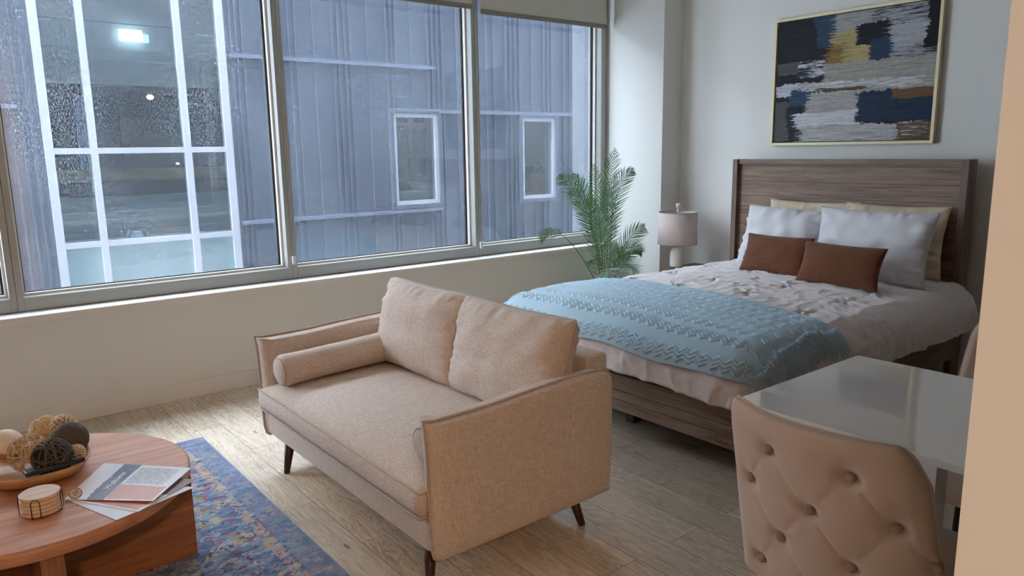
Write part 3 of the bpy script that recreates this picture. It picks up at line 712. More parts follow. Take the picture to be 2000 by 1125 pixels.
# ------------------------------------------------------------------ coffee table
oakT = wood('warm brown table veneer', srgb(160, 104, 72), srgb(206, 150, 114), 'x', rough=.45, grain=.8, coat=.0)
oakS = wood('brown table base veneer', srgb(134, 84, 54), srgb(178, 120, 80), 'x', rough=.42, grain=.8)
ct = thing('coffee_table', 'round brown wooden coffee table with a slab base on the rug', 'coffee table', (.2, 2.84, .01))
bm = bmesh.new(); lathe(bm, [(.476, 0), (.484, .004), (.488, .012), (.488, .034), (.485, .041), (.478, .045)], (.195, 2.84, .375), 96); tt = obj('tabletop', bm, oakT, ct, True)
for f in tt.data.polygons:
    f.use_smooth = abs(f.normal.z) < .95
obj('base_panel', B(-.28, .685, 2.805, 2.865, .0095, .375, bev=.002), oakS, ct)
obj('base_panel', B(.158, .218, 2.375, 3.30, .0095, .3745, bev=.002), wood('brown edge veneer', srgb(128, 82, 54), srgb(164, 116, 84), 'z', rough=.42), ct)

# ------------------------------------------------------------------ bowl, balls, remote on the table
TZ = .4205
bowlM = wood('light mango wood', srgb(168, 122, 82), srgb(214, 172, 128), 'x', rough=.45, grain=.7)
cx, cy = .222, 2.932
def se(th, a_, b_, n_=3.2):
    c_, s_ = math.cos(th), math.sin(th)
    return (math.copysign(abs(c_)**(2/n_)*a_, c_), math.copysign(abs(s_)**(2/n_)*b_, s_))
bm = bmesh.new(); K = 64; rings = []
for (sc, z) in ((.0, .001), (.55, .0), (.72, .006), (.86, .024), (.95, .045), (1.0, .060), (.985, .063), (.93, .060), (.86, .042), (.75, .022), (.6, .014), (.0, .013)):
    if sc == 0: rings.append([bm.verts.new((cx, cy, TZ+z))]); continue
    ring = []
    for k in range(K):
        x, y = se(2*PI*k/K, .163, .168); ring.append(bm.verts.new((cx+x*sc, cy+y*sc, TZ+z+(.006*math.cos(4*PI*k/K) if z > .04 else 0))))
    rings.append(ring)
for A, C_ in zip(rings, rings[1:]):
    for k in range(K):
        if len(A) == 1: bm.faces.new((A[0], C_[(k+1) % K], C_[k]))
        elif len(C_) == 1: bm.faces.new((A[k], A[(k+1) % K], C_[0]))
        else: bm.faces.new((A[k], A[(k+1) % K], C_[(k+1) % K], C_[k]))
tag(obj('wooden_bowl', bm, bowlM, None, True), 'carved light wood bowl of decorative balls on the coffee table', 'bowl')
def rndq(rs): 
    v = Vector((rs.gauss(0, 1), rs.gauss(0, 1), rs.gauss(0, 1))).normalized(); w_ = v.orthogonal().normalized(); return v, w_, v.cross(w_)
def vine_ball(c, rad, n, tr, mat, label, seed, wob=.05, core=None):
    rs = random.Random(seed); bm = bmesh.new()
    for k in range(n):
        v, a_, b_ = rndq(rs); off = rs.uniform(-.35, .35)*rad; rr = math.sqrt(rad*rad-off*off); ph = rs.uniform(0, 6)
        tube(bm, [Vector(c)+v*(off+wob*rad*math.sin(2*t_+ph))+(a_*math.cos(t_)+b_*math.sin(t_))*(rr*(1+wob*math.sin(3*t_+ph))*rs.uniform(.985, 1.0)) for t_ in [2*PI*i/26 for i in range(26)]], tr, 5, closed=True)
    o = tag(obj('decorative_ball', bm, mat, None, True), label, 'decorative ball', 'decorative balls in the wooden bowl')
    if core:
        b2 = bmesh.new(); bmesh.ops.create_icosphere(b2, subdivisions=3, radius=rad*.9, matrix=Matrix.Translation(c)); obj('core', b2, core, o, True)
    return o
straw = plain('pale straw', srgb(206, 176, 138), .6, var=.15, vscale=60); twine = plain('twine', srgb(214, 186, 148), .8, var=.15, vscale=80)
vine = plain('dark brown vine', srgb(74, 62, 54), .7, var=.25, vscale=60); cream = plain('cream wood', srgb(222, 202, 174), .6, var=.12, vscale=30)
strawd = plain('straw shade core', srgb(140, 104, 70), .9)
vine_ball((.265, 2.835, .505), .060, 34, .0030, vine, 'dark brown vine ball at the front of the wooden bowl', 1, core=plain('dark core', (.012, .009, .007), .9))
vine_ball((.205, 2.915, .512), .062, 30, .0012, straw, 'open pale wire-like twig ball beside the dark vine ball', 2)
vine_ball((.275, 3.045, .535), .050, 60, .0022, twine, 'twine-wrapped ball at the back of the wooden bowl', 3, core=strawd)
# grey yarn ball
rs = random.Random(5); bm = bmesh.new(); bmesh.ops.create_icosphere(bm, subdivisions=4, radius=.060, matrix=Matrix.Translation((.330, 2.925, .523)))
yarn = plain('charcoal yarn', srgb(88, 80, 74), .9, var=.12, vscale=90)
yb = tag(obj('decorative_ball', bm, yarn, None, True), 'smooth charcoal grey yarn ball on the right of the wooden bowl', 'decorative ball', 'decorative balls in the wooden bowl')
bm = bmesh.new()
for k in range(60):
    a_ = Vector((rs.uniform(-.3, .3), rs.uniform(-.3, .3), 1)).normalized(); tlt = rs.choice((0, 0, 1)); 
    v = (Vector((1, .3*rs.uniform(-1, 1), rs.uniform(-1.2, 1.2)))).normalized(); p_ = v.orthogonal().normalized(); q_ = v.cross(p_); off = rs.uniform(-.045, .045); rr = math.sqrt(.0606**2-off**2)
    tube(bm, [Vector((.330, 2.925, .523))+v*off+(p_*math.cos(t_)+q_*math.sin(t_))*rr for t_ in [2*PI*i/28 for i in range(28)]], .0009, 4, closed=True)
obj('yarn', bm, yarn, yb, True)
# reed-slice balls
def reed_ball(c, rad, tr, n, label, seed):
    bm = bmesh.new(); bmesh.ops.create_icosphere(bm, subdivisions=3, radius=rad*.93, matrix=Matrix.Translation(c))
    o = tag(obj('decorative_ball', bm, strawd, None, True), label, 'decorative ball', 'decorative balls in the wooden bowl')
    bm = bmesh.new(); ga = PI*(3-math.sqrt(5))
    for k in range(n):
        z = 1-2*(k+.5)/n; r_ = math.sqrt(1-z*z); d = Vector((r_*math.cos(ga*k), r_*math.sin(ga*k), z)); a_ = d.orthogonal().normalized(); b_ = d.cross(a_)
        ro = [bm.verts.new(Vector(c)+d*(rad*.90)+(a_*math.cos(t_)+b_*math.sin(t_))*tr for t_ in ()) for _ in ()]
        R4 = []
        for (rr, h) in ((tr, .88), (tr, 1.03), (tr*.55, 1.03), (tr*.55, .94)):
            R4.append([bm.verts.new(Vector(c)+d*(rad*h)+(a_*math.cos(2*PI*i/8)+b_*math.sin(2*PI*i/8))*rr) for i in range(8)])
        for A, C_ in zip(R4, R4[1:]):
            for i in range(8): bm.faces.new((A[i], A[(i+1) % 8], C_[(i+1) % 8], C_[i]))
    obj('reed_slices', bm, cream, o, True)
reed_ball((.325, 3.005, .548), .045, .0052, 130, 'ball of pale cut reed slices behind the grey yarn ball', 1)
reed_ball((.335, 2.845, .497), .030, .0038, 110, 'small pale reed ball at the front right of the wooden bowl', 2)
bm = bmesh.new(); bmesh.ops.create_icosphere(bm, subdivisions=4, radius=.056, matrix=Matrix.Translation((.150, 3.0, .525)))
wbm = plain('cream shaved wood', srgb(226, 208, 186), .6, var=.10, vscale=25)
wb = tag(obj('decorative_ball', bm, wbm, None, True), 'large cream wooden ball with a tan band at the left of the bowl', 'decorative ball', 'decorative balls in the wooden bowl')
bm = bmesh.new(); c0 = Vector((.150, 3.0, .525)); v = Vector((.4, -.3, 1)).normalized(); p_ = v.orthogonal().normalized(); q_ = v.cross(p_)
R2 = []
for h in (-.026, -.012, .002): R2.append([bm.verts.new(c0+v*h+(p_*math.cos(2*PI*i/40)+q_*math.sin(2*PI*i/40))*(math.sqrt(.0568**2-h*h))) for i in range(40)])
for A, C_ in zip(R2, R2[1:]):
    for i in range(40): bm.faces.new((A[i], A[(i+1) % 40], C_[(i+1) % 40], C_[i]))
obj('band', bm, plain('tan bark band', srgb(190, 140, 92), .6), wb, True)
# remote control lying on the bowl's front rim
Mr = frame((.262, 2.783, .4925), (.171, .026, .006), (0, .0, 1)); bm = bmesh.new(); box(bm, -.088, .088, -.020, .020, -.008, .008, bev=.004, seg=2); bm.transform(Mr)
rc = tag(obj('remote_control', bm, plain('black remote plastic', (.013, .014, .018), .25, coat=.3), None, False), 'slim black remote control resting along the front rim of the bowl', 'remote control')
bm = bmesh.new()
for k in range(9): box(bm, .070-k*.0165-.004, .070-k*.0165+.004, -.010, -.003, .0078, .0092, bev=.0005, seg=1); box(bm, .070-k*.0165-.004, .070-k*.0165+.004, .003, .010, .0078, .0092, bev=.0005, seg=1)
bm.transform(Mr); obj('button', bm, plain('dark grey buttons', (.06, .06, .065), .5), rc)

# ------------------------------------------------------------------ coasters in their wire holder
cc = (.197, 2.606)
ho = thing('coaster_holder', 'black wire holder around the stack of round coasters', 'coaster holder', (cc[0], cc[1], TZ))
bm = bmesh.new()
for an in (-.35, 1.22, 2.79, 4.36):
    a_ = Vector((math.cos(an), math.sin(an), 0)); t_ = Vector((-a_.y, a_.x, 0)); c0 = Vector((cc[0], cc[1], TZ))+a_*.0574
    pts = [c0+t_*.012-a_*.05+Vector((0, 0, .003)), c0+t_*.012+Vector((0, 0, .003)), c0+t_*.012+Vector((0, 0, .05))]
    pts += [c0+t_*.012*math.cos(k*PI/8)+Vector((0, 0, .05+.012*math.sin(k*PI/8))) for k in range(1, 8)]
    pts += [c0-t_*.012+Vector((0, 0, .05)), c0-t_*.012+Vector((0, 0, .003)), c0-t_*.012-a_*.05+Vector((0, 0, .003))]
    tube(bm, pts, .0014, 6)
obj('wire', bm, plain('black wire', (.012, .012, .012), .4), ho, True)
coM = wood('pale acacia coaster', srgb(196, 164, 136), srgb(226, 200, 178), 'x', rough=.5); place = ['topmost', 'second from the top', 'middle', 'second from the bottom', 'lowest']
for k in range(5):
    bm = bmesh.new(); z0 = TZ+.0048+k*.0122; lathe(bm, [(.054, 0), (.0555, .001), (.0555, .0098), (.054, .0108)], (cc[0], cc[1], z0), 48)
    o = tag(obj('coaster', bm, coM, None, False), 'round pale wood coaster, %s of the stack in the black wire holder' % place[4-k], 'coaster', 'coasters stacked in the wire holder')

# ------------------------------------------------------------------ booklet pages on the table
def sheet(name, label, corners, mat, lift=(0, 0, 0, 0), zb=.0, th=.0012, sag=0, kinks=None):
    """corners: (u0v0, u1v0, u1v1, u0v1) in xy; u along the page width, v up the page"""
    bm = bmesh.new(); P4 = [Vector((c_[0], c_[1], TZ+zb+l_)) for c_, l_ in zip(corners, lift)]; n = 16
    lay = bm.loops.layers.uv.verify()
    def pt(u_, v_, dz):
        p = (P4[0]*(1-u_)+P4[1]*u_)*(1-v_)+(P4[3]*(1-u_)+P4[2]*u_)*v_
        p = p+Vector((0, 0, dz+sag*math.sin(u_*PI)*math.sin(v_*PI))); return p
    top = [[bm.verts.new(pt(i/n, j/n, th)) for j in range(n+1)] for i in range(n+1)]
    bot = [[bm.verts.new(pt(i/n, j/n, 0)) for j in range(n+1)] for i in range(n+1)]
    for i in range(n):
        for j in range(n):
            f = bm.faces.new((top[i][j], top[i+1][j], top[i+1][j+1], top[i][j+1]))
            for lp, (a_, b_) in zip(f.loops, ((i, j), (i+1, j), (i+1, j+1), (i, j+1))): lp[lay].uv = (a_/n, b_/n)
            f = bm.faces.new((bot[i][j], bot[i][j+1], bot[i+1][j+1], bot[i+1][j])); f.material_index = 1
    for i in range(n):
        for (a_, b_) in (((i, 0), (i+1, 0)), ((i+1, n), (i, n)), ((0, i+1), (0, i)), ((n, i), (n, i+1))):
            f = bm.faces.new((top[b_[0]][b_[1]], top[a_[0]][a_[1]], bot[a_[0]][a_[1]], bot[b_[0]][b_[1]])); f.material_index = 1
    me = bpy.data.meshes.new(name); bm.to_mesh(me); bm.free(); me.materials.append(mat); me.materials.append(pageM)
    o = bpy.data.objects.new(name, me); COL.objects.link(o)
    if label: tag(o, label, 'booklet', 'printed pages on the coffee table')
    return o, pt
pageM = plain('glossy white page', (.80, .82, .86), .25, coat=.5)
def page2():
    m, nt, p = newmat('orange photo page'); tc = N(nt, 'ShaderNodeTexCoord'); s = N(nt, 'ShaderNodeSeparateXYZ'); L(nt, tc.outputs['UV'], s.inputs[0])
    n2 = noi(nt, mapped(nt, tc.outputs['UV'], (30, 12, 1)), 1, 4, .7)
    ko = mth(nt, 'MULTIPLY', mth(nt, 'MULTIPLY', mth(nt, 'LESS_THAN', s.outputs['X'], .42), mth(nt, 'GREATER_THAN', s.outputs['X'], .04)), mth(nt, 'MULTIPLY', mth(nt, 'LESS_THAN', s.outputs['Y'], .9), mth(nt, 'GREATER_THAN', s.outputs['Y'], .04)))
    kd = mth(nt, 'MULTIPLY', mth(nt, 'GREATER_THAN', s.outputs['X'], .5), mth(nt, 'LESS_THAN', s.outputs['Y'], .22))
    c_ = mixc(nt, ko, (.82, .84, .88), mixc(nt, n2, srgb(176, 90, 58), srgb(222, 156, 126)))
    c_ = mixc(nt, kd, c_, mixc(nt, n2, srgb(60, 66, 92), srgb(190, 150, 130)))
    L(nt, c_, p.inputs['Base Color']); sv(p, {'Roughness': .25, 'Coat Weight': .5}); return m
sheet('booklet', 'glossy grey-white page at the bottom of the printed pages, hanging over the table edge', ((.362, 2.388), (.612, 2.470), (.425, 2.700), (.270, 2.640)), pageM, zb=.0005, th=.0012)
sheet('booklet', 'page with an orange photo strip fanned out beneath the welcome page', ((.425, 2.400), (.632, 2.520), (.432, 2.740), (.268, 2.643)), page2(), lift=(0, .002, .0, 0), zb=.0022, th=.0012)
sh_o, spt = sheet('booklet', 'top page headed Welcome with a blue forest strip and lines of text', ((.476, 2.430), (.640, 2.600), (.416, 2.850), (.264, 2.640)), sheet_mat(), lift=(.006, .012, .010, .001), zb=.0042, th=.0012, sag=.003)
# the word Welcome, in script along the forest strip
cu = bpy.data.curves.new('welcome_text', 'FONT'); cu.body = 'Welcome'; cu.size = 1; cu.shear = .35; cu.space_character = .92; cu.resolution_u = 3
to = bpy.data.objects.new('welcome_text', cu); COL.objects.link(to); bpy.context.view_layer.update()
me = bpy.data.meshes.new_from_object(to.evaluated_get(bpy.context.evaluated_depsgraph_get())); bpy.data.objects.remove(to)
mx = max(v.co.x for v in me.vertices)
for v in me.vertices:
    uu = .25+.50*v.co.x/mx; vv = .625+v.co.y*.105; v.co = spt(uu, vv, .0016)
me.materials.append(plain('white ink', (.9, .9, .92), .4)); wt = bpy.data.objects.new('welcome_text', me); COL.objects.link(wt); wt.parent = sh_o
# key tag
kt = thing('key_tag', 'small round pale wooden tag on a metal ring at the booklet corner', 'key tag', (.287, 2.616, TZ))
bm = bmesh.new(); lathe(bm, [(.0185, 0), (.0195, .0008), (.0195, .0022), (.0185, .003)], (0, 0, 0), 32)
Mt = Matrix.Translation((.290, 2.618, TZ+.020)) @ Matrix.Rotation(.62, 4, 'X') @ Matrix.Rotation(.12, 4, 'Y')
Mt = Matrix.Translation((.292, 2.618, TZ+.0245)) @ Matrix.Rotation(.75, 4, 'X')
bm.transform(Mt); obj('disc', bm, [plain('pale tag wood', srgb(206, 184, 172), .5)], kt)
bm = bmesh.new(); tube(bm, [(.0178*math.cos(2*PI*k/32), .0178*math.sin(2*PI*k/32), .0031) for k in range(32)], .0009, 5, closed=True); bm.transform(Mt); obj('rim', bm, plain('burnt rim', srgb(60, 44, 38), .6), kt)
cu = bpy.data.curves.new('tag_number', 'FONT'); cu.body = '27'; cu.size = .017; cu.align_x = 'CENTER'; cu.align_y = 'CENTER'; to = bpy.data.objects.new('t', cu); COL.objects.link(to); bpy.context.view_layer.update()
me = bpy.data.meshes.new_from_object(to.evaluated_get(bpy.context.evaluated_depsgraph_get())); bpy.data.objects.remove(to)
me.transform(Mt @ Matrix.Translation((.001, 0, .0033)) @ Matrix.Rotation(.5, 4, 'Z')); me.materials.append(plain('tag ink', (.03, .02, .02), .6))
tn = bpy.data.objects.new('tag_number', me); COL.objects.link(tn); tn.parent = kt; tn.matrix_parent_inverse = rootmat(kt).inverted()
bm = bmesh.new(); tube(bm, [(.268+.009*math.cos(2*PI*k/20), 2.622+.009*math.sin(2*PI*k/20), TZ+.004+.003*math.cos(2*PI*k/20)) for k in range(20)], .0009, 5, closed=True); obj('split_ring', bm, plain('steel ring', (.5, .5, .5), .25, metal=1), kt, True)

# ------------------------------------------------------------------ bed
bedW = wood('grey brown oak grain', srgb(98, 76, 62), srgb(150, 122, 102), 'y', rough=.55, line=.112)
bedP = wood('grey brown oak post', srgb(88, 70, 60), srgb(134, 110, 96), 'z', rough=.55)
bed = thing('bed', 'queen bed with grey-brown wood headboard and low footboard', 'bed', (3.9, 2.7, 0))
YL, YR, XH = 3.557, 1.875, 5.03
obj('headboard_post', B(XH, 5.155, YL-.042, YL, 0, 1.397, bev=.002), bedP, bed); obj('headboard_post', B(XH, 5.155, YR, YR+.042, 0, 1.397, bev=.002), bedP, bed)
hb = obj('headboard_panel', B(5.068, 5.10, YR+.042, YL-.042, .25, 1.365), bedW, bed)
obj('headboard_cap', B(5.045, 5.13, YR+.042, YL-.042, 1.360, 1.396, bev=.002), wood('grey brown oak cap', srgb(92, 74, 64), srgb(138, 114, 98), 'y', rough=.55), bed)
fb = bmesh.new()
for z0, z1 in ((.150, .207), (.210, .258), (.261, .345)): box(fb, 2.752, 2.790, 1.872, 3.555, z0, z1, bev=.0012, seg=1)
obj('footboard', fb, wood('footboard oak grain', srgb(100, 82, 70), srgb(156, 134, 118), 'y', rough=.55), bed)
for y0, y1 in ((1.875, 1.905), (3.525, 3.555)):
    obj('side_rail', B(2.79, XH, y0, y1, .15, .345, bev=.0015), wood('rail oak grain', srgb(92, 74, 64), srgb(140, 116, 100), 'x', rough=.55), bed)
for x, y in ((3.25, 2.05), (3.25, 3.40), (3.0, 2.71), (4.0, 2.71)): obj('leg', B(x-.03, x+.03, y-.03, y+.03, 0, .17), plain('dark support leg', (.03, .028, .027), .5), bed)
obj('slat_deck', B(2.80, 5.02, 1.91, 3.52, .17, .20), plain('dark slat deck', (.04, .035, .03), .8), bed)
obj('mattress', B(2.80, 5.02, 1.93, 3.50, .20, .545, bev=.05, seg=4), cloth('white mattress ticking', (.7, .7, .7)), bed, True)

DX0, DX1, DY0, DY1, DR, DTOP = 2.84, 5.6, 1.915, 3.39, .185, .605
def crown(x, y):
    t = (y-(DY0+DY1)/2)/((DY1-DY0)/2+DR); e = max(0, 1-t*t); xx = min(1, max(0, (x-(DX0-DR))/.55)); return .070*e**.7*(xx*(2-xx))**.8
def drape(u_, v_, off, extra=0, hemf=None):
    dx = DX0-u_ if u_ < DX0 else 0; dy, sy = (DY0-v_, -1) if v_ < DY0 else ((v_-DY1, 1) if v_ > DY1 else (0, 0))
    cx_, cy_ = max(u_, DX0), min(max(v_, DY0), DY1)
    z0 = DTOP+crown(cx_, cy_)
    if dx == 0 and dy == 0: return Vector((u_, v_, z0+off)), Vector((0, 0, 1))
    d = max(dx, dy)+.3*min(dx, dy)*0; dr = Vector((-dx, sy*dy, 0)).normalized(); a_ = min(d/DR, PI/2)
    f_ = DR*math.sin(a_); g_ = DR*(1-math.cos(a_))+max(0, d-DR*PI/2)
    dn = dr*math.sin(a_)+Vector((0, 0, math.cos(a_)))
    return Vector((cx_, cy_, z0-g_))+dr*f_+dn*off, dn
duvM = cloth('pinkish white duvet cotton', srgb(226, 216, 212), wr=.5, scale=10, sheen=.05)
pinch = []
for i in range(5):
    for j in range(4): pinch.append((3.18+i*.40+(.08 if j % 2 else -.05), 2.02+j*.43))
def wrinkle(x, y, z, fine=1):
    p = Vector((x, y, z)); h = .012*ns((x, y, z), 2.6, 1)+.005*fine*ns((x, y, z), 9, 2)
    r1 = 1-abs(ns((x*1.0+.12*ns((x, y, z), 3, 7), y*1.6, z), 7, 5))*2.6; h += .008*fine*max(0, r1)**2.5+.004*fine*max(0, 1-abs(ns((x, y*.7, z), 17, 9))*2.6)**2
    return h
def duv(u_, v_):
    # hems: foot, left, right
    U_ = DX0-.355+(4.985-(DX0-.355))*u_**1.0; V_ = DY0-.36+(DY1-DY0+.70)*v_
    p, n_ = drape(U_, V_, 0)
    h = wrinkle(U_, V_, 0)
    top = n_.z
    if top > .9:
        for (px, py) in pinch:
            d = math.hypot(U_-px, V_-py)
            if d < .22:
                an = math.atan2(V_-py, U_-px); h += math.exp(-(d/.085)**2)*(.032*abs(math.sin(an*4+px*9))-.024)
    else:
        # gathers running down the drop
        k = 1-top; s_ = V_ if (DX0-U_) > max(DY0-V_, V_-DY1, 0) else U_
        h += k*(.012*ns((s_*1.0, k*.35, U_*.1), 9, 3)+.008*max(0, 1-abs(ns((s_+.25*p.z, 0, p.z*.5), 13, 8))*2.4)**2)
    return p+n_*h
bm = bmesh.new(); grid(bm, 210, 190, duv); dv = obj('duvet', bm, duvM, None, True); tag(dv, 'pinkish-white rumpled duvet with pinch tufts spread over the bed', 'duvet')
md = dv.modifiers.new('thick', 'SOLIDIFY'); md.thickness = .018; md.offset = -1

# knitted throw: zigzag ridges across the width, fringe on the near end
thrM = None
def throw_mat(name, fr=False):
    m, nt, p = newmat(name); tc = N(nt, 'ShaderNodeTexCoord')
    n = noi(nt, mapped(nt, tc.outputs['Object'], (1, 1, 1)), 260, 3, .6); n2 = noi(nt, tc.outputs['Object'], 5, 2)
    c_ = mixc(nt, n, srgb(146, 172, 184), srgb(190, 212, 222)); c_ = mixc(nt, mth(nt, 'MULTIPLY', n2, .25), c_, srgb(158, 182, 192))
    L(nt, c_, p.inputs['Base Color']); sv(p, {'Roughness': .95, 'Sheen Weight': .25, 'Specular IOR Level': .1})
    bp = N(nt, 'ShaderNodeBump'); sv(bp, {'Strength': .5, 'Distance': .002}); L(nt, n, bp.inputs['Height']); L(nt, bp.outputs[0], p.inputs['Normal']); return m
thrM = throw_mat('pale blue knit')
ridges = []
for s0, cnt, amp in ((.035, 3, 1), (.17, 3, 1.1), (.305, 3, 1), (.43, 4, .6), (.56, 4, .6), (.68, 3, .7), (.80, 3, .8)):
    for k in range(cnt): ridges.append((s0+k*.021, amp))
U0, U1 = DX0-.235, 3.50
SP = U1-U0
def tri(x): x = x % 1; return 4*abs(x-.5)-1
def thr_end(s_): return DY0-(.115+.10*max(0, 1-s_/.45)+.012*math.sin(s_*17))
def thr(u_, v_):
    s_ = u_*SP; U_ = U0+s_; ve = thr_end(s_); V_ = ve+(DY1+.30-ve)*v_
    U_ += -.018*math.sin(V_*9)*(1-u_)*.5 + .10*(1-v_)*u_*0 - .12*(1-v_)*u_   # far edge runs slightly askew
    p, n_ = drape(U_, V_, 0)
    h = .028+wrinkle(U_, V_, 0, 0)+.003*ns((U_, V_, 0), 5, 11)
    for rs_, am in ridges:
        d = s_-rs_-.010*tri(V_/.062+.12*math.sin(s_*40))
        if abs(d) < .0095: h += am*.0072*(1-(d/.0095)**2)
    if n_.z < .9: h += (1-n_.z)*.008*ns((V_, U_*.3, 0), 5, 9)
    return p+n_*h
bm = bmesh.new(); grid(bm, 330, 460, thr); th = obj('throw_blanket', bm, thrM, None, True); tag(th, 'pale blue knitted throw with zigzag ridges and fringe across the foot of the bed', 'throw blanket')
md = th.modifiers.new('thick', 'SOLIDIFY'); md.thickness = .006; md.offset = -1
bm = bmesh.new(); rs = random.Random(8)
nf = 95
for i in range(nf):
    u_ = (i+.5)/nf; s_ = u_*SP
    for q in range(2):
        U_ = U0+s_-.12*u_+rs.uniform(-.004, .004); ve = thr_end(s_); ln = rs.uniform(.10, .135); dr_ = rs.uniform(-.03, .03); ph = rs.uniform(0, 6)
        pts = []
        for k in range(8):
            t_ = k/7; p, n_ = drape(U_+dr_*t_+.006*math.sin(ph+t_*7), ve+.004-ln*t_, .0)
            p = p+n_*(.044+wrinkle(U_, ve-ln*t_, 0, 0)+.004*math.sin(ph+5*t_)+.010*math.sin(t_*PI)*rs.uniform(.5, 1)); pts.append(p)
        tube(bm, pts, [.0019]*6+[.0023, .0014], 4)
obj('fringe', bm, thrM, th, True, kind='stuff')

# ------------------------------------------------------------------ bed pillows
pilW = cloth('cool white pillow cotton', srgb(216, 213, 214), wr=.3, scale=7)
pilB = cloth('pale oatmeal pillow cotton', srgb(214, 196, 168), wr=.2, scale=9)
brn = linen('rust brown linen', srgb(76, 44, 28), srgb(122, 76, 52), s=.9, bump=.4)
def pil(name, mat, o, hd, w, h, t, label, cat, grp, yaw=0, **k):
    wd = Vector((math.sin(yaw), -math.cos(yaw), 0)); M_ = frame(o, wd, hd)
    tag(pillow(name, mat, M_, w, h, t, None, **k), label, cat, grp)
pil('bed_pillow', pilB, (4.93, 2.86, .655), (.18, 0, 1), .68, .46, .15, 'oatmeal pillow behind the window-side white pillow, only its top edge showing', 'pillow', 'pillows against the headboard', seed=1, seam=.002, bow=.07, wr=.045)
pil('bed_pillow', pilB, (4.93, 2.275, .655), (.16, 0, 1), .67, .46, .16, 'oatmeal pillow showing behind the right end of the white pillow', 'pillow', 'pillows against the headboard', seed=2, seam=.002, bow=.07, wr=.045)
pil('bed_pillow', pilW, (4.62, 2.90, .650), (.36, 0, 1), .66, .46, .19, 'white pillow nearer the window, leaning on the headboard', 'pillow', 'pillows against the headboard', yaw=-.06, seed=3, seam=.002, bow=.07, wr=.050, droop=(0, -.035))
pil('bed_pillow', pilW, (4.58, 2.26, .650), (.34, 0, 1), .74, .47, .19, 'white pillow further from the window, in front of the oatmeal one', 'pillow', 'pillows against the headboard', yaw=.03, seed=6, seam=.002, bow=.07, wr=.046)
pil('lumbar_cushion', brn, (4.34, 2.75, .665), (.42, 0, 1), .49, .27, .13, 'rust-brown lumbar cushion nearer the window', 'cushion', 'brown lumbar cushions on the bed', yaw=-.02, seed=5, seam=.0025, bow=.07, wr=.016)
pil('lumbar_cushion', brn, (4.24, 2.255, .665), (.40, 0, 1), .50, .262, .13, 'rust-brown lumbar cushion further from the window, overlapping the other', 'cushion', 'brown lumbar cushions on the bed', yaw=.06, seed=7, seam=.0025, bow=.07, wr=.016)

# ------------------------------------------------------------------ nightstand and lamp
LX, LY = 4.95, 4.015
nsn = thing('nightstand', 'small nightstand hidden behind the bed carrying the lamp', 'nightstand', (4.98, 3.9, 0))
nsW = wood('nightstand wood', srgb(70, 60, 54), srgb(104, 90, 80), 'y', rough=.5)
obj('top', B(4.915, 5.245, 3.64, 4.065, .485, .508, bev=.002), nsW, nsn); obj('cabinet', B(4.93, 5.23, 3.66, 4.05, .15, .485), nsW, nsn)
for x in (4.95, 5.21):
    for y in (3.68, 4.03): bm = bmesh.new(); tube(bm, [(x, y, 0), (x, y, .15)], [.012, .018], 12); obj('leg', bm, nsW, nsn, True)
obj('drawer', B(4.92, 4.93, 3.68, 4.03, .30, .46, bev=.002), nsW, nsn)
lp = thing('table_lamp', 'table lamp with pale drum shade and white ceramic base by the corner', 'lamp', (LX, LY, .508))
cer = plain('matte white ceramic', srgb(226, 218, 208), .55)
bm = bmesh.new(); lathe(bm, [(.050, .0), (.056, .004), (.0585, .02), (.0585, .10), (.056, .125), (.047, .147), (.030, .160), (.012, .165)], (LX, LY, .512), 40); obj('base', bm, cer, lp, True)
bm = bmesh.new(); lathe(bm, [(.048, 0), (.048, .004)], (LX, LY, .508), 32); obj('foot', bm, plain('dark lamp foot', (.04, .04, .04), .5), lp)
bm = bmesh.new(); tube(bm, [(LX, LY, .67), (LX, LY, .985)], .005, 10)
for k in range(3):
    an = k*2*PI/3+.5; tube(bm, [(LX, LY, .958), (LX+.158*math.cos(an), LY+.158*math.sin(an), .962)], .0018, 6)
obj('harp', bm, plain('nickel', (.55, .53, .5), .3, metal=1), lp, True)
shadeF = linen('pale blush linen shade', srgb(196, 176, 172), srgb(222, 206, 200), s=1.3, bump=.15)
bm = bmesh.new()
R4 = []
for (r_, z) in ((.163, .703), (.158, .968), (.156, .968), (.161, .703)): R4.append([bm.verts.new((LX+r_*math.cos(2*PI*k/64), LY+r_*math.sin(2*PI*k/64), z)) for k in range(64)])
for i in range(4):
    A, C_ = R4[i], R4[(i+1) % 4]
    for k in range(64): bm.faces.new((A[k], A[(k+1) % 64], C_[(k+1) % 64], C_[k]))
sd = obj('lamp_shade', bm, shadeF, lp, True)
for f in sd.data.polygons: f.use_smooth = abs(f.normal.z) < .7
rimM = plain('taupe shade rim', srgb(150, 132, 128), .7)
for r_, z in ((.1625, .705), (.1575, .967)):
    bm = bmesh.new(); tube(bm, [(LX+r_*math.cos(2*PI*k/64), LY+r_*math.sin(2*PI*k/64), z) for k in range(64)], .0022, 6, closed=True); obj('rim_trim', bm, rimM, sd, True)
bm = bmesh.new(); lathe(bm, [(0, -.002), (.011, 0), (.011, .008), (.007, .014), (.006, .022), (.014, .032), (.0205, .046), (.0185, .060), (.010, .068), (0, .070)], (LX, LY, .972), 24); obj('finial', bm, cer, lp, True)

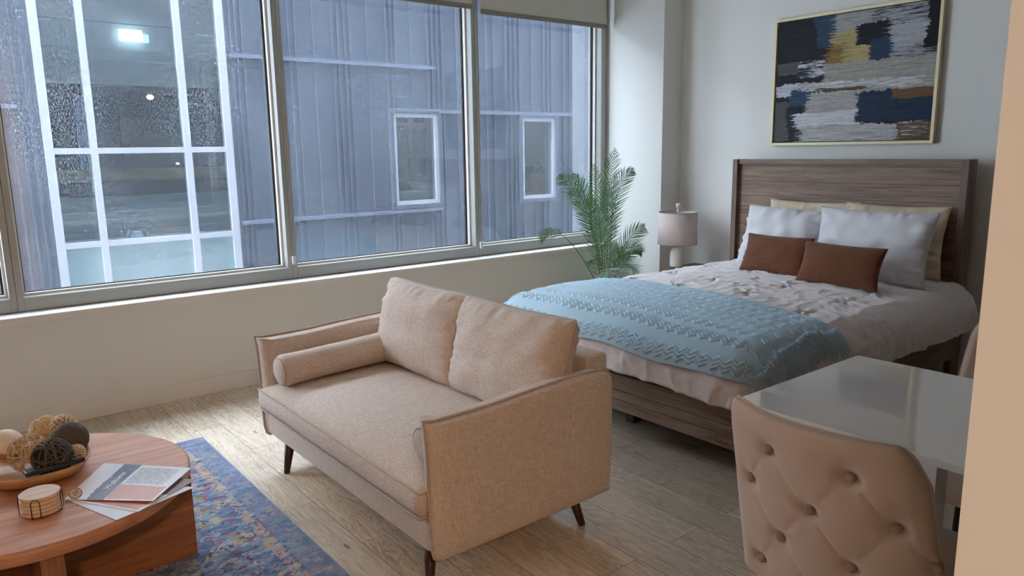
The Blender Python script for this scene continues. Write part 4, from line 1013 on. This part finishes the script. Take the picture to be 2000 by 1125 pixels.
# ------------------------------------------------------------------ framed picture
pf = thing('framed_painting', 'large abstract painting in navy, ochre and grey with a thin gold frame above the bed', 'painting', (5.25, 2.77, 1.95))
PY0, PY1, PZ0, PZ1 = 2.177, 3.367, 1.496, 2.418
gold = plain('brushed gold frame', srgb(212, 200, 160), .5, metal=.15)
obj('frame', boxes([(5.222, 5.262, PY0, PY0+.020, PZ0, PZ1), (5.222, 5.262, PY1-.020, PY1, PZ0, PZ1), (5.222, 5.262, PY0+.020, PY1-.020, PZ0, PZ0+.020), (5.222, 5.262, PY0+.020, PY1-.020, PZ1-.020, PZ1)], bev=.001), gold, pf)
bm = bmesh.new(); lay = bm.loops.layers.uv.verify()
box(bm, 5.236, 5.255, PY0+.026, PY1-.026, PZ0+.026, PZ1-.026)
for f in bm.faces:
    for lp_ in f.loops: lp_[lay].uv = ((PY1-.026-lp_.vert.co.y)/(PY1-PY0-.052), (lp_.vert.co.z-PZ0-.026)/(PZ1-PZ0-.052))
obj('canvas', bm, painting_mat(), pf)
obj('backing', B(5.256, 5.268, PY0+.012, PY1-.012, PZ0+.012, PZ1-.012), gaskM, pf)

# ------------------------------------------------------------------ palm
pot = thing('potted_palm', 'artificial areca palm standing between the bed and the window', 'plant', (4.52, 4.42, 0))
bm = bmesh.new(); lathe(bm, [(.10, 0), (.125, .12), (.135, .24), (.138, .26), (.122, .26), (.118, .235), (0, .235)], (4.52, 4.42, 0), 32); obj('pot', bm, plain('dark planter', (.05, .05, .05), .5), pot, True)
def leafmat(name, c1, c2):
    m, nt, p = newmat(name); tc = N(nt, 'ShaderNodeTexCoord'); n = noi(nt, tc.outputs['Object'], 14, 2)
    L(nt, mixc(nt, n, srgb(*c1), srgb(*c2)), p.inputs['Base Color']); sv(p, {'Roughness': .5, 'Specular IOR Level': .4, 'Subsurface Weight': 0}); return m
leafA = leafmat('palm green', (62, 116, 72), (134, 178, 124)); leafB = leafmat('palm silvery green', (132, 176, 154), (190, 220, 204)); stemM = plain('palm stem', srgb(76, 104, 62), .5)
rs = random.Random(12)
def frond(base, mid, tip, mat, n=30, ln=.15, start=.30, droop=.03, flat=None, spread=.75):
    n = int(n*.9)
    base, mid, tip = Vector(base), Vector(mid), Vector(tip)
    Bz = lambda t: base*(1-t)**2+mid*2*t*(1-t)+tip*t*t
    bm = bmesh.new(); tube(bm, [Bz(k/14) for k in range(15)], [.0042-.0032*k/14 for k in range(15)], 6)
    fr_ = obj('frond', bm, stemM, pot, True)
    lb = bmesh.new()
    for k in range(n):
        t = start+(1-start)*(k+.5)/n; p = Bz(t); d = (Bz(t+.02)-Bz(t-.02)).normalized()
        ref = Vector(flat) if flat else Vector((.62, .78, .25)); sd_ = d.cross(ref)
        if sd_.length < .1: sd_ = d.orthogonal()
        sd_.normalize(); nn_ = sd_.cross(d).normalized()
        l_ = ln*(math.sin(PI*min(1, (t-start)/(1-start)*.80+.20))**.6)*rs.uniform(.88, 1.08)
        for s_ in (1, -1):
            sp_ = spread*rs.uniform(.88, 1.12)*(1-.40*(t-start)/(1-start)); q = (d*math.cos(sp_)+sd_*s_*math.sin(sp_)+nn_*rs.uniform(-.16, .16)).normalized()
            w_ = .0038; a_ = q.cross(nn_).normalized(); pr = None
            for j in range(5):
                f = j/4; c_ = p+q*l_*f+Vector((0, 0, -droop*f*f))+d*l_*.16*f*f; ww = w_*(math.sin(PI*(.12+.86*f))**.8)*(1 if j < 4 else .05)
                cur = (lb.verts.new(c_+a_*ww), lb.verts.new(c_+nn_*.0016*(1-f)), lb.verts.new(c_-a_*ww))
                if pr: lb.faces.new((pr[0], pr[1], cur[1], cur[0])); lb.faces.new((pr[1], pr[2], cur[2], cur[1]))
                pr = cur
    o = obj('leaflets', lb, mat, fr_, True)
    return fr_
bx, by = 4.50, 4.40
F = [((4.60, 4.40, 1.50), (4.48, 4.42, 1.0), leafA, 34, .16), ((4.78, 4.36, 1.32), (4.50, 4.38, 1.25), leafA, 34, .15), ((4.42, 4.47, 1.38), (4.46, 4.44, .95), leafA, 32, .14),
     ((4.03, 4.44, 1.40), (4.42, 4.46, 1.22), leafA, 18, .05), ((3.93, 4.36, 1.30), (4.30, 4.38, 1.22), leafA, 38, .16), ((4.22, 4.50, 1.30), (4.40, 4.46, 1.08), leafA, 34, .15),
     ((3.78, 4.40, .82), (4.02, 4.40, 1.02), leafA, 16, .10), ((4.86, 4.30, .84), (4.62, 4.34, .78), leafA, 28, .15), ((4.88, 4.34, .62), (4.66, 4.36, .76), leafA, 28, .14),
     ((4.30, 4.16, .38), (4.40, 4.24, .74), leafB, 22, .17), ((4.34, 4.34, 1.02), (4.44, 4.38, .72), leafB, 26, .13), ((4.62, 4.50, 1.22), (4.56, 4.46, .80), leafA, 30, .14),
     ((4.74, 4.28, .46), (4.62, 4.30, .68), leafB, 22, .13), ((4.28, 4.36, 1.12), (4.40, 4.40, .84), leafA, 30, .14), ((4.80, 4.46, .56), (4.68, 4.40, .70), leafA, 24, .14), ((4.25, 4.34, .58), (4.38, 4.36, .68), leafA, 20, .12),
     ((4.55, 4.36, 1.30), (4.52, 4.36, .9), leafB, 30, .13), ((4.12, 4.42, 1.18), (4.36, 4.42, 1.02), leafA, 30, .14)]
for i, (tip, mid, mt, n_, ln_) in enumerate(F):
    frond((bx+rs.uniform(-.03, .04), by+rs.uniform(-.03, .04), .22), mid, tip, mt, n_, ln_, start=(.62 if i == 6 else .45 if i == 9 else .30), spread=(1.0 if i == 9 else .86))

# ------------------------------------------------------------------ dining table
glossW = plain('glossy white lacquer', srgb(238, 232, 224), .12, coat=1.0, spec=.5)
dt = thing('dining_table', 'white high-gloss rectangular dining table beside the partition', 'table', (2.26, .78, 0))
TX0, TX1, TY0, TY1, TZ0, TZ1 = 1.885, 2.645, .27, 1.300, .716, .738
obj('tabletop', B(TX0, TX1, TY0, TY1, TZ0, TZ1, bev=.002), glossW, dt)
obj('pedestal', B(2.20, 2.28, .83, .935, .02, TZ0), glossW, dt); obj('base_plate', B(2.02, 2.46, .50, 1.10, .001, .02, bev=.003), glossW, dt)
obj('under_frame', B(2.05, 2.48, .45, 1.12, .700, TZ0), plain('black steel under-frame', (.01, .01, .01), .5), dt)

# ------------------------------------------------------------------ tufted chairs
velB = None
def velvet(name, col):
    m, nt, p = newmat(name); tc = N(nt, 'ShaderNodeTexCoord')
    n = noi(nt, tc.outputs['Object'], 9, 3); L(nt, mixc(nt, n, tuple(v*.93 for v in col), tuple(v*1.05 for v in col)), p.inputs['Base Color'])
    sv(p, {'Roughness': .8, 'Sheen Weight': .45, 'Sheen Roughness': .4, 'Specular IOR Level': .2})
    bp = N(nt, 'ShaderNodeBump'); sv(bp, {'Strength': .12, 'Distance': .001}); L(nt, noi(nt, tc.outputs['Object'], 500, 2), bp.inputs['Height']); L(nt, bp.outputs[0], p.inputs['Normal']); return m
BT = [(.785, .43), (.785, -.41), (.670, .74), (.660, .02), (.680, -.73), (.535, .40), (.535, -.31), (.420, .70), (.60, -1.0), (.42, 0.03), (.43, -.68)]
butM = velvet('taupe velvet button', srgb(150, 124, 110))
def chair(label, mat, flip=False, ox=0, oy=0):
    t = thing('dining_chair', label, 'chair', (1.80, .845, 0), 'tufted velvet dining chairs')
    Yc = .845; ZT_, ZB_ = .880, .36
    def half(z): return .232+(ZT_-z)*.075
    def surf(tt_, z):
        return Vector((1.487+(ZT_-z)*.30+.062*tt_*tt_, Yc+half(z)*tt_, z))
    but = [surf(t_, z) for z, t_ in BT]
    links = [(0, 3), (1, 3), (0, 2), (1, 4), (2, 5), (3, 5), (3, 6), (4, 6), (5, 7), (4, 8), (5, 9), (6, 9), (6, 10)]
    def seg(p, a_, b_):
        ab = b_-a_; k = max(0, min(1, (p-a_).dot(ab)/ab.length_squared)); return (p-(a_+ab*k)).length
    topc = [(surf(t_, z), surf(t_*1.02, ZT_)) for z, t_ in BT[:2]]
    nU, nV = 90, 90
    def zedge(tt_):   # rounded top corners
        a_ = abs(tt_); return ZT_-(.085*max(0, (a_-.80)/.20)**2.2) if tt_ < 0 else ZT_+.012*a_**3-(.05*max(0, (a_-.88)/.12)**2.2)
    def outer(u_, v_):
        tt_ = (2*u_-1)*1.0; z = ZB_+(zedge(tt_)-ZB_)*v_
        p = surf(tt_, z); h = .018*min(1, (1-abs(tt_))/.12)**.5*min(1, (1-v_)/.08)**.5*1.0
        dmp = 0
        for b_ in but:
            d = (p-b_).length; dmp = max(dmp, .020*math.exp(-(d/.024)**2)+.007*math.exp(-(d/.06)**2))
        cr = 0
        for i, j in links:
            d = seg(p, but[i], but[j])
            if d < .03: cr = max(cr, .0040*math.exp(-(d/.003)**2)+.0045*math.exp(-(d/.016)**2))
        for a_, b_ in topc:
            d = seg(p, a_, b_)
            if d < .02: cr = max(cr, .0028*math.exp(-(d/.004)**2))
        return p+Vector((-1, 0, 0))*(h-max(dmp, cr)*min(1, (1-abs(tt_))/.05)*min(1, (1-v_)/.05))
    def inner(u_, v_):
        tt_ = 2*u_-1; z = ZB_+(zedge(tt_)-ZB_)*v_
        p = surf(tt_, z); e = min(1, (1-abs(tt_))/.10)**.5*min(1, (1-v_)/.10)**.5
        return p+Vector((1, 0, 0))*(.012+.040*e)
    bm = bmesh.new()
    A = grid(bm, nU, nV, outer); C_ = grid(bm, nU, nV, inner)
    def stitch(l1, l2):
        for i in range(len(l1)-1): bm.faces.new((l1[i], l1[i+1], l2[i+1], l2[i]))
    stitch([A[i][nV] for i in range(nU+1)], [C_[i][nV] for i in range(nU+1)]); stitch([A[i][0] for i in range(nU+1)], [C_[i][0] for i in range(nU+1)])
    stitch(A[0], C_[0]); stitch(A[nU], C_[nU])
    obj('backrest', bm, mat, t, True)
    pb = bmesh.new(); pts = [surf(-1, .45+(zedge(-1)-.45)*k/8)+Vector((.012, -.001, 0)) for k in range(9)]+[surf(2*k/40-1, zedge(2*k/40-1))+Vector((.012, 0, .001)) for k in range(1, 40)]+[surf(1, zedge(1)-(zedge(1)-.45)*k/8)+Vector((.012, .001, 0)) for k in range(9)]
    tube(pb, pts, .0035, 6); obj('piping', pb, mat, t, True)
    for b_, (z, t_) in zip(but, BT):
        if abs(t_) >= .99 : b_ = surf(.985*(1 if t_ > 0 else -1), z)
        bb = bmesh.new(); nrm = Vector((-1, .25*t_, .30)).normalized(); M_ = frame(b_+Vector((.001, 0, 0)), nrm.orthogonal(), nrm)
        lathe(bb, [(.0125, 0), (.0135, .003), (.012, .007), (.007, .0095), (0, .0105)], (0, 0, 0), 20); bb.transform(M_)
        obj('tuft_button', bb, butM, t, True)
    # seat and base
    bm = bmesh.new()
    def st(u_, v_):
        a_, b_ = 2*u_-1, 2*v_-1; e = ((1-abs(a_)**4)*(1-abs(b_)**4))**.4; return Vector((1.905+.225*a_, Yc+.205*b_*(1-.04*a_), .425+.055*e))
    V_ = grid(bm, 24, 24, st); V2 = grid(bm, 24, 24, lambda u_, v_: Vector((1.905+.225*(2*u_-1), Yc+.205*(2*v_-1)*(1-.04*(2*u_-1)), .345)))
    for l1, l2 in (([V_[i][0] for i in range(25)], [V2[i][0] for i in range(25)]), ([V_[i][24] for i in range(25)], [V2[i][24] for i in range(25)]), (V_[0], V2[0]), (V_[24], V2[24])):
        stitch2 = [bm.faces.new((l1[i], l1[i+1], l2[i+1], l2[i])) for i in range(24)]
    obj('seat', bm, mat, t, True)
    blk = plain('black chair leg', (.012, .011, .011), .4)
    for dx_, dy_, sx, sy in ((-.17, -.17, -1, -1), (-.17, .17, -1, 1), (.19, -.18, 1, -1), (.19, .18, 1, 1)):
        bm = bmesh.new(); tube(bm, [(1.885+dx_+sx*.05, Yc+dy_+sy*.035, 0), (1.885+dx_, Yc+dy_, .35)], [.010, .018], 12); obj('leg', bm, blk, t, True)
    return t
ch1 = chair('beige velvet chair with button-tufted back, in the foreground before the white table', velvet('warm beige velvet', srgb(196, 172, 154)))
# its twin faces it from the far side of the table
ch2 = copytree(ch1); ch2.rotation_euler = (0, 0, PI); ch2.location = (2.84, .845, 0)
ch2['label'] = 'grey-beige velvet chair on the far side of the white table, mostly hidden'
ch2.location.y = .835
